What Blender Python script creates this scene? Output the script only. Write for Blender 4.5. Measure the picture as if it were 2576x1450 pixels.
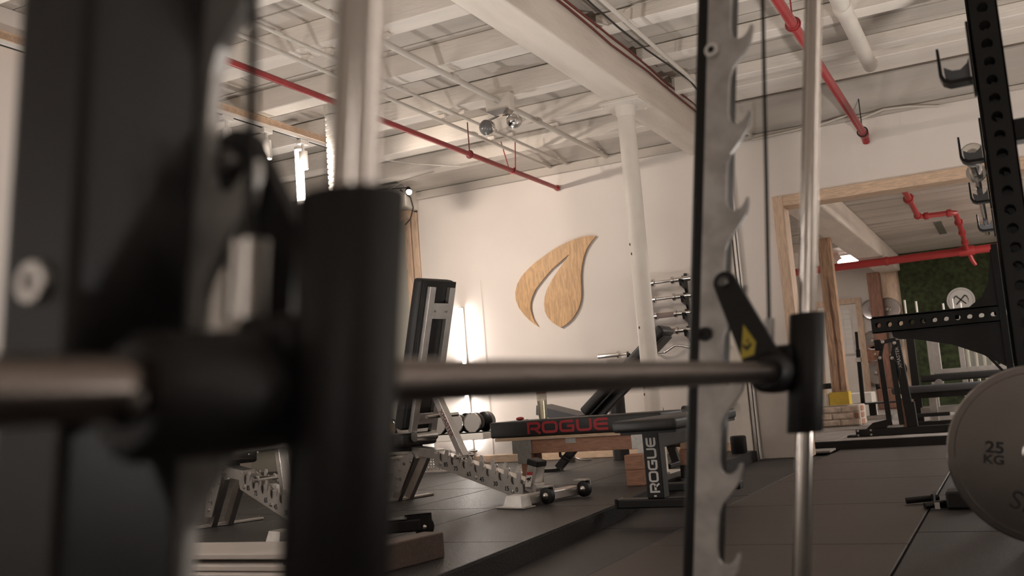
import bpy, bmesh, math, random
from mathutils import Vector, Matrix, noise
random.seed(7)
PI = math.pi
for o in list(bpy.data.objects): bpy.data.objects.remove(o, do_unlink=True)
S = bpy.context.scene
COL = S.collection

# ------------------------------------------------------------------ camera
YAW, PITCH, ROLL = math.radians(26.2), math.radians(6.6), math.radians(-4.52)
CAMZ = 0.56
fw = Vector((-math.sin(YAW)*math.cos(PITCH), math.cos(YAW)*math.cos(PITCH), math.sin(PITCH)))
rt0 = Vector((math.cos(YAW), math.sin(YAW), 0)); up0 = rt0.cross(fw)
rt = rt0*math.cos(ROLL) + up0*math.sin(ROLL)
up = -rt0*math.sin(ROLL) + up0*math.cos(ROLL)
cam = bpy.data.cameras.new('camera'); cam.lens = 35; cam.sensor_width = 36; cam.sensor_fit = 'HORIZONTAL'
cam.clip_start = 0.02
cam.dof.use_dof = True; cam.dof.focus_distance = 6.2; cam.dof.aperture_fstop = 3.2; cam.dof.aperture_blades = 9
co = bpy.data.objects.new('camera', cam); COL.objects.link(co)
M = Matrix((rt, up, -fw)).transposed().to_4x4(); M.translation = Vector((0, 0, CAMZ)); co.matrix_world = M
S.camera = co

# ------------------------------------------------------------------ world + exposure
w = bpy.data.worlds.new('world'); S.world = w; w.use_nodes = True
w.node_tree.nodes['Background'].inputs[0].default_value = (1.0, 0.93, 0.86, 1)
w.node_tree.nodes['Background'].inputs[1].default_value = 0.05
S.view_settings.view_transform = 'Standard'; S.view_settings.look = 'None'
S.view_settings.gamma = 1.0; S.view_settings.use_curve_mapping = False
S.view_settings.exposure = 0.9

# ------------------------------------------------------------------ materials
MATS = {}
def mat(name, col, rough=0.6, metal=0.0, var=0.0, vs=6.0, bump=0.0, bs=40.0, stretch=None, spec=None, emit=None, es=0.0,
        trans=0.0, alpha=1.0, coat=0.0, dark=None, tex='noise', rvar=0.0):
    m = bpy.data.materials.new(name); m.use_nodes = True; MATS[name] = m
    nt = m.node_tree; b = nt.nodes['Principled BSDF']
    b.inputs['Base Color'].default_value = (*col, 1); b.inputs['Roughness'].default_value = rough
    b.inputs['Metallic'].default_value = metal
    if spec is not None: b.inputs['Specular IOR Level'].default_value = spec
    if emit: b.inputs['Emission Color'].default_value = (*emit, 1); b.inputs['Emission Strength'].default_value = es
    if trans: b.inputs['Transmission Weight'].default_value = trans
    if coat: b.inputs['Coat Weight'].default_value = coat
    tc = nt.nodes.new('ShaderNodeTexCoord'); mp = nt.nodes.new('ShaderNodeMapping')
    nt.links.new(tc.outputs['Object'], mp.inputs[0])
    if stretch: mp.inputs['Scale'].default_value = stretch
    if var > 0:
        if tex == 'wood':
            n0 = nt.nodes.new('ShaderNodeTexNoise'); n0.inputs['Scale'].default_value = vs; n0.inputs['Detail'].default_value = 8
            n0.inputs['Distortion'].default_value = 1.5
        else:
            n0 = nt.nodes.new('ShaderNodeTexNoise'); n0.inputs['Scale'].default_value = vs; n0.inputs['Detail'].default_value = 6
        nt.links.new(mp.outputs[0], n0.inputs['Vector'])
        cr = nt.nodes.new('ShaderNodeValToRGB')
        d = dark or tuple(c*(1-var) for c in col)
        lt = tuple(min(1, c*(1+var*0.5)) for c in col)
        cr.color_ramp.elements[0].position = 0.32; cr.color_ramp.elements[0].color = (*d, 1)
        cr.color_ramp.elements[1].position = 0.66; cr.color_ramp.elements[1].color = (*lt, 1)
        nt.links.new(n0.outputs[0], cr.inputs[0]); nt.links.new(cr.outputs[0], b.inputs['Base Color'])
        if rvar:
            mr = nt.nodes.new('ShaderNodeMapRange'); mr.inputs[3].default_value = rough-rvar; mr.inputs[4].default_value = rough+rvar
            nt.links.new(n0.outputs[0], mr.inputs[0]); nt.links.new(mr.outputs[0], b.inputs['Roughness'])
    if bump > 0:
        n1 = nt.nodes.new('ShaderNodeTexNoise'); n1.inputs['Scale'].default_value = bs; n1.inputs['Detail'].default_value = 5
        nt.links.new(mp.outputs[0], n1.inputs['Vector'])
        bp = nt.nodes.new('ShaderNodeBump'); bp.inputs['Strength'].default_value = bump; bp.inputs['Distance'].default_value = 0.01
        nt.links.new(n1.outputs[0], bp.inputs['Height']); nt.links.new(bp.outputs[0], b.inputs['Normal'])
    return m

mat('wall_paint', (.78, .715, .665), .7, var=.05, vs=1.2, bump=.08, bs=25)
mat('wall_cool', (.72, .71, .63), .7, var=.05, vs=1.5)
mat('pier_grey', (.48, .43, .39), .5, var=.15, vs=2.5, bump=.05, bs=20)
mat('ceiling_board', (.56, .505, .45), .8, var=.16, vs=2.2, bump=.25, bs=16, stretch=(.35, 2.2, 1))
mat('joist_paint', (.80, .735, .665), .75, var=.10, vs=3, bump=.35, bs=22, stretch=(.35, 2, 2))
mat('beam_paint', (.74, .66, .58), .75, var=.12, vs=2.5, bump=.35, bs=18, stretch=(2.5, .5, 2.5))
mat('white_paint', (.76, .70, .63), .45, var=.06, vs=8, bump=.1, bs=30)
mat('white_gloss', (.80, .77, .73), .35)
mat('rubber', (.027, .0235, .0235), .40, var=.5, vs=110, bump=1.0, bs=130, rvar=.14)
mat('rubber_dark', (.024, .021, .021), .5, var=.35, vs=60, bump=.5, bs=260)
mat('rubber_brown', (.062, .048, .042), .5, var=.22, vs=3, bump=.3, bs=180, stretch=(1, 4, 1), rvar=.08)
mat('rubber_edge_and_shade', (.012, .011, .011), .8, bump=.6, bs=120)  # further floor's black step, and shade colour for the raised mats' side
mat('floor_grey', (.30, .265, .24), .7, var=.25, vs=5, bump=.3, bs=60)
mat('slab', (.03, .028, .027), .9)
mat('black_metal', (.009, .008, .008), .36, var=.2, vs=30, spec=.4)
mat('black_gloss', (.007, .007, .007), .3, spec=.35)
mat('black_plastic', (.009, .008, .008), .5, spec=.35)
mat('vinyl', (.018, .017, .017), .48, bump=.12, bs=220)
mat('vinyl_grey', (.06, .06, .065), .5, bump=.1, bs=200)
mat('steel', (.55, .52, .49), .32, 1.0, var=.15, vs=12, rvar=.08)
mat('plate_steel', (.52, .50, .48), .42, .6, var=.28, vs=22, bump=.08, bs=60, rvar=.1)
mat('steel_dark', (.16, .15, .145), .4, .8)
mat('chrome', (.75, .73, .70), .10, 1.0)
mat('rod_chrome', (.62, .58, .54), .16, 1.0)
mat('bar_steel', (.21, .175, .155), .30, 1.0, var=.12, vs=30, stretch=(4, .4, 4))
mat('alu', (.62, .59, .56), .38, .9, var=.1, vs=20)
mat('galv', (.55, .54, .52), .4, .8, var=.15, vs=30)
mat('knurl', (.45, .36, .34), .45, .9, bump=.6, bs=500)
mat('disc_steel', (.46, .43, .41), .24, 1.0, var=.2, vs=4, rvar=.08)
mat('plate_polish', (.30, .28, .265), .2, 1.0, var=.15, vs=4)
mat('cap_grey', (.34, .325, .31), .45, .1)
mat('red_paint', (.34, .040, .042), .35, var=.12, vs=10)
mat('red_bright', (.40, .038, .038), .35)
mat('red_dark', (.16, .035, .028), .6)
mat('red_print', (.44, .032, .042), .6)
mat('white_print', (.72, .70, .67), .6)
mat('black_print', (.012, .011, .011), .6)
mat('ply', (.60, .36, .17), .5, var=.30, vs=7, stretch=(6, 6, .8), tex='wood', bump=.05, bs=40)
mat('pine', (.68, .49, .345), .6, var=.22, vs=8, stretch=(1, 5, 5), tex='wood', bump=.08, bs=30)
mat('pine_v', (.70, .51, .37), .6, var=.22, vs=8, stretch=(5, 5, .7), tex='wood', bump=.08, bs=30)
mat('pine_pink', (.46, .24, .155), .6, var=.25, vs=9, stretch=(1, 6, 6), tex='wood')
mat('pine_dark', (.10, .065, .05), .6, var=.3, vs=9, stretch=(1, 6, 6), tex='wood')
mat('timber', (.46, .29, .19), .8, var=.45, vs=5, stretch=(7, 7, .7), tex='wood', bump=.6, bs=12)
mat('timber_red', (.20, .095, .062), .8, var=.4, vs=5, stretch=(7, 7, .7), tex='wood', bump=.5, bs=12)
mat('brick', (.40, .20, .13), .85, var=.35, vs=14, bump=.5, bs=40)
mat('brick_pale', (.62, .50, .40), .9, var=.3, vs=14, bump=.6, bs=40)
mat('mortar', (.55, .47, .40), .95, var=.2, vs=20, bump=.7, bs=40)
mat('yellow', (.70, .48, .07), .5, var=.12, vs=10)
mat('label_yellow', (.52, .40, .045), .45)
mat('moss', (.034, .046, .014), .9, var=.6, vs=14, bump=.8, bs=40)
mat('glass', (.9, .92, .88), .05, trans=1.0)
mat('water', (.85, .86, .72), .02, trans=1.0)
mat('plastic_clear', (.88, .86, .80), .12, trans=.85)
mat('lens_grey', (.16, .155, .15), .25, spec=.6)
mat('cable_white', (.62, .57, .51), .5)
mat('cable_black', (.02, .018, .017), .6)
mat('led', (1, 1, 1), .5, emit=(1.0, .94, .88), es=26.0)
mat('led_added_left', (1, 1, 1), .5, emit=(1.0, .94, .88), es=40.0)
mat('led_added_front', (1, 1, 1), .5, emit=(1.0, .94, .88), es=18.0)
mat('added_uplight', (1, 1, 1), .5, emit=(1.0, .94, .88), es=205.0)
mat('added_uplight_weak', (1, 1, 1), .5, emit=(1.0, .94, .88), es=125.0)
mat('added_uplight_strong', (1, 1, 1), .5, emit=(1.0, .94, .88), es=310.0)
mat('led_far', (1, 1, 1), .5, emit=(1.0, .95, .90), es=60.0)
mat('led_dim', (1, 1, 1), .5, emit=(1.0, .95, .90), es=9.0)
mat('led_added_right', (1, 1, 1), .5, emit=(1.0, .93, .86), es=12.0)
mat('bulb', (1, 1, 1), .5, emit=(1.0, .90, .78), es=18.0)
mat('paper', (.80, .76, .70), .6)

# ------------------------------------------------------------------ builders
class B:
    def __init__(s): s.bm = bmesh.new()
    def _add(s, vs, fs):
        v = [s.bm.verts.new(p) for p in vs]; out = []
        for f in fs:
            try: out.append(s.bm.faces.new([v[i] for i in f]))
            except ValueError: pass
        return v, out
    def box(s, x0, x1, y0, y1, z0, z1, bev=0, M=None, seg=2):
        P = [Vector((x, y, z)) for x in (x0, x1) for y in (y0, y1) for z in (z0, z1)]
        if M is not None: P = [M @ p for p in P]
        v, f = s._add(P, [(0,1,3,2), (4,6,7,5), (0,4,5,1), (2,3,7,6), (0,2,6,4), (1,5,7,3)])
        if bev:
            es = list({e for x in f for e in x.edges})
            bmesh.ops.bevel(s.bm, geom=es, offset=bev, segments=seg, affect='EDGES', profile=.5)
        return s
    def hexa(s, bot, top):          # 4 bottom points, 4 top points (same order)
        s._add([Vector(p) for p in bot+top], [(3,2,1,0), (4,5,6,7), (0,1,5,4), (1,2,6,5), (2,3,7,6), (3,0,4,7)]); return s
    def bar(s, p0, p1, wa, wb, side=None, bev=0):   # rectangular bar p0->p1, wa along side, wb along third axis
        p0, p1 = Vector(p0), Vector(p1); d = (p1-p0); L = d.length; d.normalize()
        sd = Vector(side) if side else (Vector((0,0,1)).cross(d) if abs(d.z) < .95 else Vector((1,0,0)))
        sd = (sd - d*sd.dot(d)).normalized(); t = d.cross(sd)
        Mx = Matrix((sd, t, d)).transposed().to_4x4(); Mx.translation = p0
        return s.box(-wa/2, wa/2, -wb/2, wb/2, 0, L, bev, Mx)
    def cyl(s, p0, p1, r, r2=None, n=16, cap=True):
        return s.lathe(p0, Vector(p1)-Vector(p0), [(0, r), (1, r if r2 is None else r2)], n, cap, unit=True)
    def lathe(s, o, d, prof, n=20, cap=True, unit=False):
        o, d = Vector(o), Vector(d); L = d.length if unit else 1.0; d = d.normalized()
        a = d.orthogonal().normalized(); b = d.cross(a); rings = []
        for t, r in prof:
            if r < 1e-6: rings.append([s.bm.verts.new(o+d*t*L)])
            else: rings.append([s.bm.verts.new(o+d*t*L+(a*math.cos(2*PI*i/n)+b*math.sin(2*PI*i/n))*r) for i in range(n)])
        for A, C in zip(rings, rings[1:]):
            for i in range(n):
                j = (i+1) % n
                if len(A) == 1 and len(C) == 1: continue
                if len(A) == 1: s.bm.faces.new((A[0], C[j], C[i]))
                elif len(C) == 1: s.bm.faces.new((A[i], A[j], C[0]))
                else: s.bm.faces.new((A[i], A[j], C[j], C[i]))
        if cap:
            if len(rings[0]) > 1: s.bm.faces.new(rings[0][::-1])
            if len(rings[-1]) > 1: s.bm.faces.new(rings[-1])
        return s
    def sphere(s, c, r, n=20, m=12, sc=(1,1,1)):
        prof = [(-math.cos(PI*i/m)*r, math.sin(PI*i/m)*r) for i in range(m+1)]
        k = len(s.bm.verts); s.lathe((0,0,0), (0,0,1), prof, n, False); s.bm.verts.ensure_lookup_table()
        for v in s.bm.verts[k:]: v.co = Vector((v.co.x*sc[0]+c[0], v.co.y*sc[1]+c[1], v.co.z*sc[2]+c[2]))
        return s
    def tube(s, pts, r, n=8, closed=False):
        pts = [Vector(p) for p in pts]; N = len(pts); rings = []; a = None
        for i, p in enumerate(pts):
            if closed: t = (pts[(i+1) % N]-pts[i-1]).normalized()
            else: t = (pts[min(i+1, N-1)]-pts[max(i-1, 0)]).normalized()
            a = t.orthogonal().normalized() if a is None else (a-t*a.dot(t)).normalized()
            b = t.cross(a); rr = r[i] if isinstance(r, (list, tuple)) else r
            rings.append([s.bm.verts.new(p+(a*math.cos(2*PI*k/n)+b*math.sin(2*PI*k/n))*rr) for k in range(n)])
        pr = list(zip(rings, rings[1:])) + ([(rings[-1], rings[0])] if closed else [])
        for A, C in pr:
            for i in range(n):
                j = (i+1) % n; s.bm.faces.new((A[i], A[j], C[j], C[i]))
        if not closed: s.bm.faces.new(rings[0][::-1]); s.bm.faces.new(rings[-1])
        return s
    def prism(s, poly, f, t0, t1):      # poly of (a,b); f(a,b,t) -> point
        n = len(poly)
        A = [s.bm.verts.new(f(a, b, t0)) for a, b in poly]; C = [s.bm.verts.new(f(a, b, t1)) for a, b in poly]
        caps = [s.bm.faces.new(A[::-1]), s.bm.faces.new(C)]
        for i in range(n):
            j = (i+1) % n; s.bm.faces.new((A[i], A[j], C[j], C[i]))
        for c in caps: c.normal_update()
        bmesh.ops.triangulate(s.bm, faces=caps)
        return s
    def ribbon(s, pts, wd, f, t0, t1, closed=False):     # flat stroke of width wd in a 2D plane mapped by f(a,b,t)
        P = [Vector(p) for p in pts]; N = len(P); Lf, Rg = [], []
        for i in range(N):
            if closed: d0 = (P[i]-P[i-1]).normalized(); d1 = (P[(i+1) % N]-P[i]).normalized()
            else:
                d0 = (P[i]-P[i-1]).normalized() if i else (P[1]-P[0]).normalized()
                d1 = (P[i+1]-P[i]).normalized() if i < N-1 else d0
            n0 = Vector((-d0.y, d0.x)); n1 = Vector((-d1.y, d1.x)); m = (n0+n1).normalized()
            k = wd/2/max(.45, m.dot(n0)); Lf.append(P[i]+m*k); Rg.append(P[i]-m*k)
        for i in range(N if closed else N-1):
            j = (i+1) % N; q = [Lf[i], Rg[i], Rg[j], Lf[j]]
            s.hexa([f(p.x, p.y, t0) for p in q], [f(p.x, p.y, t1) for p in q])
        return s

def link(name, me, m, parent=None):
    o = bpy.data.objects.new(name, me); COL.objects.link(o)
    if m: me.materials.clear(); me.materials.append(MATS[m])
    if parent: o.parent = parent
    return o
def pmat(p):
    Mx = Matrix.Identity(4)
    while p is not None: Mx = p.matrix_basis @ Mx; p = p.parent
    return Mx
def obj(name, b, m, parent=None, world=True, smooth=None):
    bm = b.bm
    bmesh.ops.recalc_face_normals(bm, faces=bm.faces[:])
    if parent is not None and world: bm.transform(pmat(parent).inverted())
    me = bpy.data.meshes.new(name); bm.to_mesh(me); bm.free()
    if smooth:
        for p in me.polygons: p.use_smooth = True
        me.set_sharp_from_angle(angle=math.radians(smooth))
    return link(name, me, m, parent)
def tag(o, label, cat, group=None):
    o['label'] = label; o['category'] = cat
    if group: o['group'] = group
    return o
def struct(o): o['kind'] = 'structure'; return o
def thing(name, label, cat, loc=(0,0,0), rz=0.0, group=None):
    o = bpy.data.objects.new(name, None); o.empty_display_size = .1; COL.objects.link(o)
    o.location = loc; o.rotation_euler = (0, 0, rz)
    o.matrix_basis = Matrix.Translation(loc) @ Matrix.Rotation(rz, 4, 'Z')
    return tag(o, label, cat, group)
def single(name, b, m, label, cat, base, group=None, smooth=None):   # one-mesh thing, origin at its base
    b.bm.transform(Matrix.Translation(-Vector(base)))
    o = obj(name, b, m, None, False, smooth); o.location = base
    return tag(o, label, cat, group)
def copy_tree(o, parent=None):
    c = o.copy(); COL.objects.link(c); c.parent = parent
    for ch in [x for x in o.children]: copy_tree(ch, c)
    return c
def text(name, s, size, f3, m, parent, thick=.0006, align='CENTER', sx=1.0, bold=0.0):   # f3: (origin, xdir, ydir) in world (parent at identity rot) or local
    cu = bpy.data.curves.new('t', 'FONT'); cu.body = s; cu.size = size; cu.extrude = thick; cu.offset = bold; cu.align_x = align; cu.align_y = 'CENTER'
    ob = bpy.data.objects.new('t', cu); COL.objects.link(ob)
    me = bpy.data.meshes.new_from_object(ob.evaluated_get(bpy.context.evaluated_depsgraph_get()))
    bpy.data.objects.remove(ob, do_unlink=True)
    o, xd, yd = Vector(f3[0]), Vector(f3[1]).normalized(), Vector(f3[2]).normalized(); zd = xd.cross(yd)
    Mx = Matrix((xd*sx, yd, zd)).transposed().to_4x4(); Mx.translation = o
    if parent is not None and f3[3] == 'world': Mx = pmat(parent).inverted() @ Mx
    me.transform(Mx); me.name = name
    return link(name, me, m, parent)
ROGUE = [
    (1.22, [([(.11,0),(.11,.89),(.86,.89),(1.02,.80),(1.06,.66),(1.02,.52),(.86,.42),(.30,.42)], 0), ([(.66,.42),(1.10,0)], 0)]),
    (1.42, [([(.11,.30),(.18,.16),(.34,.11),(1.0,.11),(1.16,.16),(1.23,.30),(1.23,.70),(1.16,.84),(1.0,.89),(.34,.89),(.18,.84),(.11,.70)], 1)]),
    (1.36, [([(1.18,.89),(.34,.89),(.18,.84),(.11,.70),(.11,.30),(.18,.16),(.34,.11),(1.10,.11),(1.13,.2),(1.13,.50),(.66,.50)], 0)]),
    (1.34, [([(.11,1),(.11,.30),(.18,.16),(.34,.11),(.92,.11),(1.08,.16),(1.15,.30),(1.15,1)], 0)]),
    (1.20, [([(1.14,.89),(.38,.89),(.18,.80),(.11,.62),(.11,.38),(.18,.20),(.38,.11),(1.14,.11)], 0), ([(.2,.5),(1.12,.5)], 0)])]
def rogue(parent, h, o, xd, yd, m, world=True, sx=1.0):      # five letters, each a part
    o, xd, yd = Vector(o), Vector(xd).normalized(), Vector(yd).normalized(); zd = xd.cross(yd); x = 0
    for wd, strokes in ROGUE:
        b = B()
        for pts, cl in strokes:
            b.ribbon(pts, .215, lambda a, c, t: o+xd*((a+x)*h*sx)+yd*(c*h)+zd*t, 0, .0012, bool(cl))
        obj('letter', b, m, parent, world); x += wd+.04
def capsule(p0, p1, r0, r1, n=10):
    p0, p1 = Vector(p0), Vector(p1); d = (p1-p0).normalized(); a0 = math.atan2(d.y, d.x); P = []
    for i in range(n+1): a = a0-PI/2+PI*i/n; P.append((p1.x+r1*math.cos(a), p1.y+r1*math.sin(a)))
    for i in range(n+1): a = a0+PI/2+PI*i/n; P.append((p0.x+r0*math.cos(a), p0.y+r0*math.sin(a)))
    return P

# ================================================================== SETTING
# ---- floor: slab with rubber tiles
floor = struct(obj('floor', B().box(-8.2, 3.6, -2.7, 18, -.25, -.102), 'slab'))
EDGE = [(-2.4,-1.80),(-1.1,-1.80),(.1,-1.80),(1.3,-1.80),(2.5,-1.81),(3.7,-1.86),(4.9,-1.915),(6.1,-2.04),(7.3,-2.06),(8.62,-2.05)]
G = .004
for (ya, xa), (yb, xb) in zip(EDGE, EDGE[1:]):            # raised mats on the left
    xs = [-8.1, -7.15, -6.5, -5.85, -5.2, -4.55, -3.9, -3.25, -2.6]
    yt = 9.1 if yb > 8.6 else yb
    for i, x0 in enumerate(xs):
        if i < len(xs)-1:
            b = B().box(x0+G, xs[i+1]-G, ya+G, (yt if xs[i+1] < -5.3 else yb)-G, -.102, 0, .004, seg=1)
        else:
            b = B().hexa([(x0+G, ya+G, -.102), (xa, ya+G, -.102), (xb, yb-G, -.102), (x0+G, yb-G, -.102)],
                         [(x0+G, ya+G, 0), (xa, ya+G, 0), (xb, yb-G, 0), (x0+G, yb-G, 0)])
        obj('tile', b, 'rubber', floor)
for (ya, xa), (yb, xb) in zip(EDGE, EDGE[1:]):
    obj('edge_shade_strip', B().hexa([(xa, ya, -.102), (xa+.012, ya, -.102), (xb+.012, yb, -.102), (xb, yb, -.102)], [(xa, ya, -.006), (xa+.010, ya, -.008), (xb+.010, yb, -.008), (xb, yb, -.006)]), 'rubber_edge_and_shade', floor)  # black strip puts the shade on the raised mats' side face into colour
floor2 = struct(obj('floor', B().box(-3.4, 3.6, 9.37, 18, -.1, -.006), 'rubber_edge_and_shade'))
ys = [-2.4, -1.04, .24, 1.52, 2.80, 4.08, 5.36, 6.64, 7.92, 9.36]
for ya, yb in zip(ys, ys[1:]):
    obj('tile', B().box(-1.47+G, -.43-G, ya+G, yb-G, -.102, -.08, .003, seg=1), 'rubber_brown', floor)
    if ya < 8.6: obj('tile', B().box(-2.02, -1.47-G, ya+.55+G, min(yb+.55, 8.68)-G, -.102, -.084, .003, seg=1), 'rubber_dark', floor)
    for xa, xb in ((-.43, .82), (.82, 2.07), (2.07, 3.3)):
        obj('tile', B().box(xa+G, xb-G, ya+.3+G, yb+.3-G if yb < 9 else 9.36, -.102, -.083, .003, seg=1), 'rubber_dark', floor)
for i in range(7):
    for xa, xb in ((-3.3, -2.6), (-2.6, -1.5), (-1.5, -.35), (-.35, .8), (.8, 1.95), (1.95, 3.3)):
        obj('tile', B().box(xa+.003, xb-.003, 9.39+i*1.25, 9.39+(i+1)*1.25-.006, -.03, 0, .004, seg=1), 'floor_grey', floor2)

# ---- walls
WY = 8.70
wb = struct(obj('wall_back', B().box(-5.30, -2.03, WY, WY+.18, -.1, 3.1), 'wall_paint'))
wp = struct(obj('wall_pier', B().box(-2.03, -1.69, WY, WY+.18, -.1, 3.1)
            .box(-1.69, .95, WY, WY+.18, 2.16, 3.1).box(.95, 3.4, WY, WY+.18, -.1, 3.1), 'wall_paint'))
obj('kick_panel', B().box(-2.005, -1.70, WY-.016, WY-.001, -.08, .80, .002, seg=1), 'pier_grey', wp)
struct(obj('wall_recess', B().box(-8.1, -5.30, 9.12, 9.25, -.1, 3.1), 'wall_cool'))
struct(obj('wall_left', B().box(-8.2, -8.05, -2.7, 9.25, -.1, 3.1), 'wall_paint'))
struct(obj('wall_right', B().box(3.3, 3.45, -2.7, 17.8, -.1, 3.1), 'wall_paint'))
struct(obj('wall_front', B().box(-8.2, 3.45, -2.7, -2.55, -.1, 3.1), 'wall_paint'))
struct(obj('wall_far', B().box(-3.4, -1.75, 17.6, 17.75, -.1, 2.6), 'wall_paint'))
struct(obj('wall_panelled', B().box(-1.75, -1.48, 17.25, 17.75, -.1, 2.6), 'pine_v'))
struct(obj('wall_green', B().box(-1.48, 3.4, 17.20, 17.75, -.1, 2.6), 'moss'))
struct(obj('wall_side', B().box(-3.4, -3.25, 8.88, 17.7, -.1, 2.6), 'wall_paint'))

# ---- baseboard, trims round the opening, posts at the ends of the back wall
struct(obj('baseboard_back', B().box(-5.28, -2.24, WY-.015, WY-.001, .0, .075, .003, seg=1), 'pine'))
tr = struct(obj('trim_1', B().box(-1.69, -1.60, WY-.03, WY+.20, -.08, 2.16, .004, seg=1), 'pine_v'))
struct(obj('trim_2', B().box(-1.60, .95, WY-.03, WY+.20, 2.065, 2.16, .004, seg=1), 'pine'))
struct(obj('trim_3', B().box(-5.46, -5.385, WY-.03, WY+.19, 0, 2.55, .004, seg=1), 'pine_v'))
struct(obj('trim_4', B().box(-5.375, -5.305, WY-.02, WY+.19, 0, 2.60, .004, seg=1), 'pine_v'))
struct(obj('trim_5', B().box(-2.20, -2.075, WY-.05, WY-.001, -.08, 2.64, .004, seg=1), 'white_paint'))
struct(obj('trim_6', B().box(-2.062, -2.038, WY-.045, WY-.001, -.08, 2.64, .002, seg=1), 'alu'))
struct(obj('trim_7', B().box(-2.030, -2.016, WY-.04, WY-.001, -.08, 2.64, .002, seg=1), 'white_gloss'))
struct(obj('trim_8', B().box(-8.0, -5.28, 8.45, 8.86, 2.62, 2.88, .006, seg=1), 'white_paint'))
struct(obj('trim_9', B().box(-5.9, -5.33, 8.55, 8.69, 2.53, 2.615, .006, seg=1), 'pine'))
struct(obj('trim_10', B().box(-5.3, -2.38, WY-.05, WY-.001, 2.72, 2.80, .004, seg=1), 'ceiling_board'))
struct(obj('trim_11', B().box(-4.632, -4.622, WY-.003, WY-.0005, .08, 1.80), 'wall_paint'))
obj('sloping_board', B().hexa([(-2.10, 8.28, 2.925), (3.29, 8.28, 2.925), (3.29, 8.698, 2.735), (-2.10, 8.698, 2.735)], [(-2.10, 8.28, 2.94), (3.29, 8.28, 2.94), (3.29, 8.698, 2.75), (-2.10, 8.698, 2.75)]), 'ceiling_board', struct(obj('trim_12', B().box(-2.10, 3.29, 8.66, 8.698, 2.70, 2.735, .003, seg=1), 'ceiling_board')))
obj('sloping_board', B().hexa([(-5.28, 8.27, 2.862), (-2.385, 8.27, 2.862), (-2.385, 8.698, 2.80), (-5.28, 8.698, 2.80)], [(-5.28, 8.27, 2.875), (-2.385, 8.27, 2.875), (-2.385, 8.698, 2.815), (-5.28, 8.698, 2.815)]), 'ceiling_board', bpy.data.objects['trim_10'])

# ---- ceiling of the main room: boards, joists, beam
ceil = struct(obj('ceiling', B().box(-8.2, 3.45, -2.7, 8.9, 3.045, 3.12), 'ceiling_board'))
y = -2.6; k = 0
while y < 8.68:
    wd = random.choice((.21, .24, .27)); y1 = min(y+wd, 8.69)
    if y1-y > .04:
        for xa, xb in ((-8.05, -2.38), (-2.14, 3.3)):
            cuts = [xa] + ([xa+(xb-xa)*random.uniform(.3, .7)] if k % 2 else []) + [xb]
            for c0, c1 in zip(cuts, cuts[1:]):
                z = 3.02+random.uniform(-.004, .004)
                obj('plank', B().box(c0+.002, c1-.002, y+.0045, y1-.0045, z, 3.044), 'ceiling_board', ceil)
    y = y1; k += 1
for yj in (-1.7, -.87, -.04, .79, 1.62, 2.45, 3.28, 4.11, 4.93, 5.75, 6.61, 7.44, 8.19):
    obj('joist', B().box(-8.05, -2.38, yj-.085, yj+.085, 2.85+random.uniform(-.006, .006), 3.016, .006, seg=1), 'joist_paint', ceil)
for yj, hw in ((-1.7, .085), (-.87, .085), (-.04, .085), (.79, .085), (1.62, .085), (2.45, .085), (3.28, .085), (4.11, .085), (5.06, .08),
               (5.96, .08), (6.74, .08), (7.55, .06), (7.97, .19), (8.48, .10)):
    obj('joist', B().box(-2.14, 3.3, yj-hw, yj+hw, 2.925+random.uniform(-.006, .006), 3.016, .006, seg=1), 'joist_paint', ceil)
obj('beam', B().box(-2.377, -2.14, -2.55, WY-.002, 2.66, 2.955, .012), 'beam_paint', ceil)

# ---- ceiling of the further room
ceil2 = struct(obj('ceiling', B().box(-3.4, 3.4, 8.88, 17.9, 2.50, 2.56), 'ceiling_board'))
y = 8.9
while y < 17.6:
    wd = random.choice((.26, .31, .36)); z = 2.472+random.uniform(-.006, .006)
    obj('plank', B().box(-3.25, 3.3, y+.008, y+wd-.008, z, 2.499), 'ceiling_board', ceil2); y += wd
obj('beam', B().box(-1.80, -1.44, 8.9, 17.18, 2.20, 2.468, .02), 'beam_paint', ceil2)
obj('soffit', B().box(-3.25, -1.82, 14.2, 17.5, 2.34, 2.468), 'white_paint', ceil2)

# ================================================================== CEILING SERVICES
def pipe(name, pts, r, m, label, cat, group=None, collars=(), n=12):
    base = Vector(pts[0]); t = thing(name, label, cat, base, 0, group)
    obj('pipe', B().tube(pts, r, n), m, t, smooth=40)
    for p, d, L, rr in collars:
        d = Vector(d).normalized(); p = Vector(p)
        obj('coupling', B().lathe(p-d*L/2, d, [(0, r), (0, rr), (L*.15, rr*1.08), (L*.85, rr*1.08), (L, rr), (L, r)], n, False), m, t, smooth=40)
    return t
def ring_hanger(t, x, y, z, r, m, zt=2.85, two=False):
    obj('hanger', B().tube([(x+math.cos(a)*r, y, z+math.sin(a)*r) for a in [2*PI*i/16 for i in range(16)]], .006, 6, True), m, t)
    if two:
        obj('hanger_rod', B().tube([(x-r, y, z), (x-r-.04, y-.05, zt)], .005, 6), m, t)
        obj('hanger_rod', B().tube([(x+r, y, z), (x+r+.01, y+.02, zt)], .005, 6), m, t)
    else: obj('hanger_rod', B().tube([(x, y, z+r), (x, y, zt)], .005, 6), m, t)
p = pipe('sprinkler_pipe', [(-3.71, -1.5, 2.585), (-3.70, 8.699, 2.582)], .021, 'red_paint', 'thin red sprinkler pipe running under the joists left of the white column', 'pipe',
         collars=[((-3.705, 6.95, 2.583), (0,1,0), .05, .026), ((-3.70, 8.67, 2.582), (0,1,0), .03, .027)])
ring_hanger(p, -3.705, 6.95, 2.583, .03, 'red_dark'); ring_hanger(p, -3.702, 7.72, 2.583, .028, 'red_paint', two=True)
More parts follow.
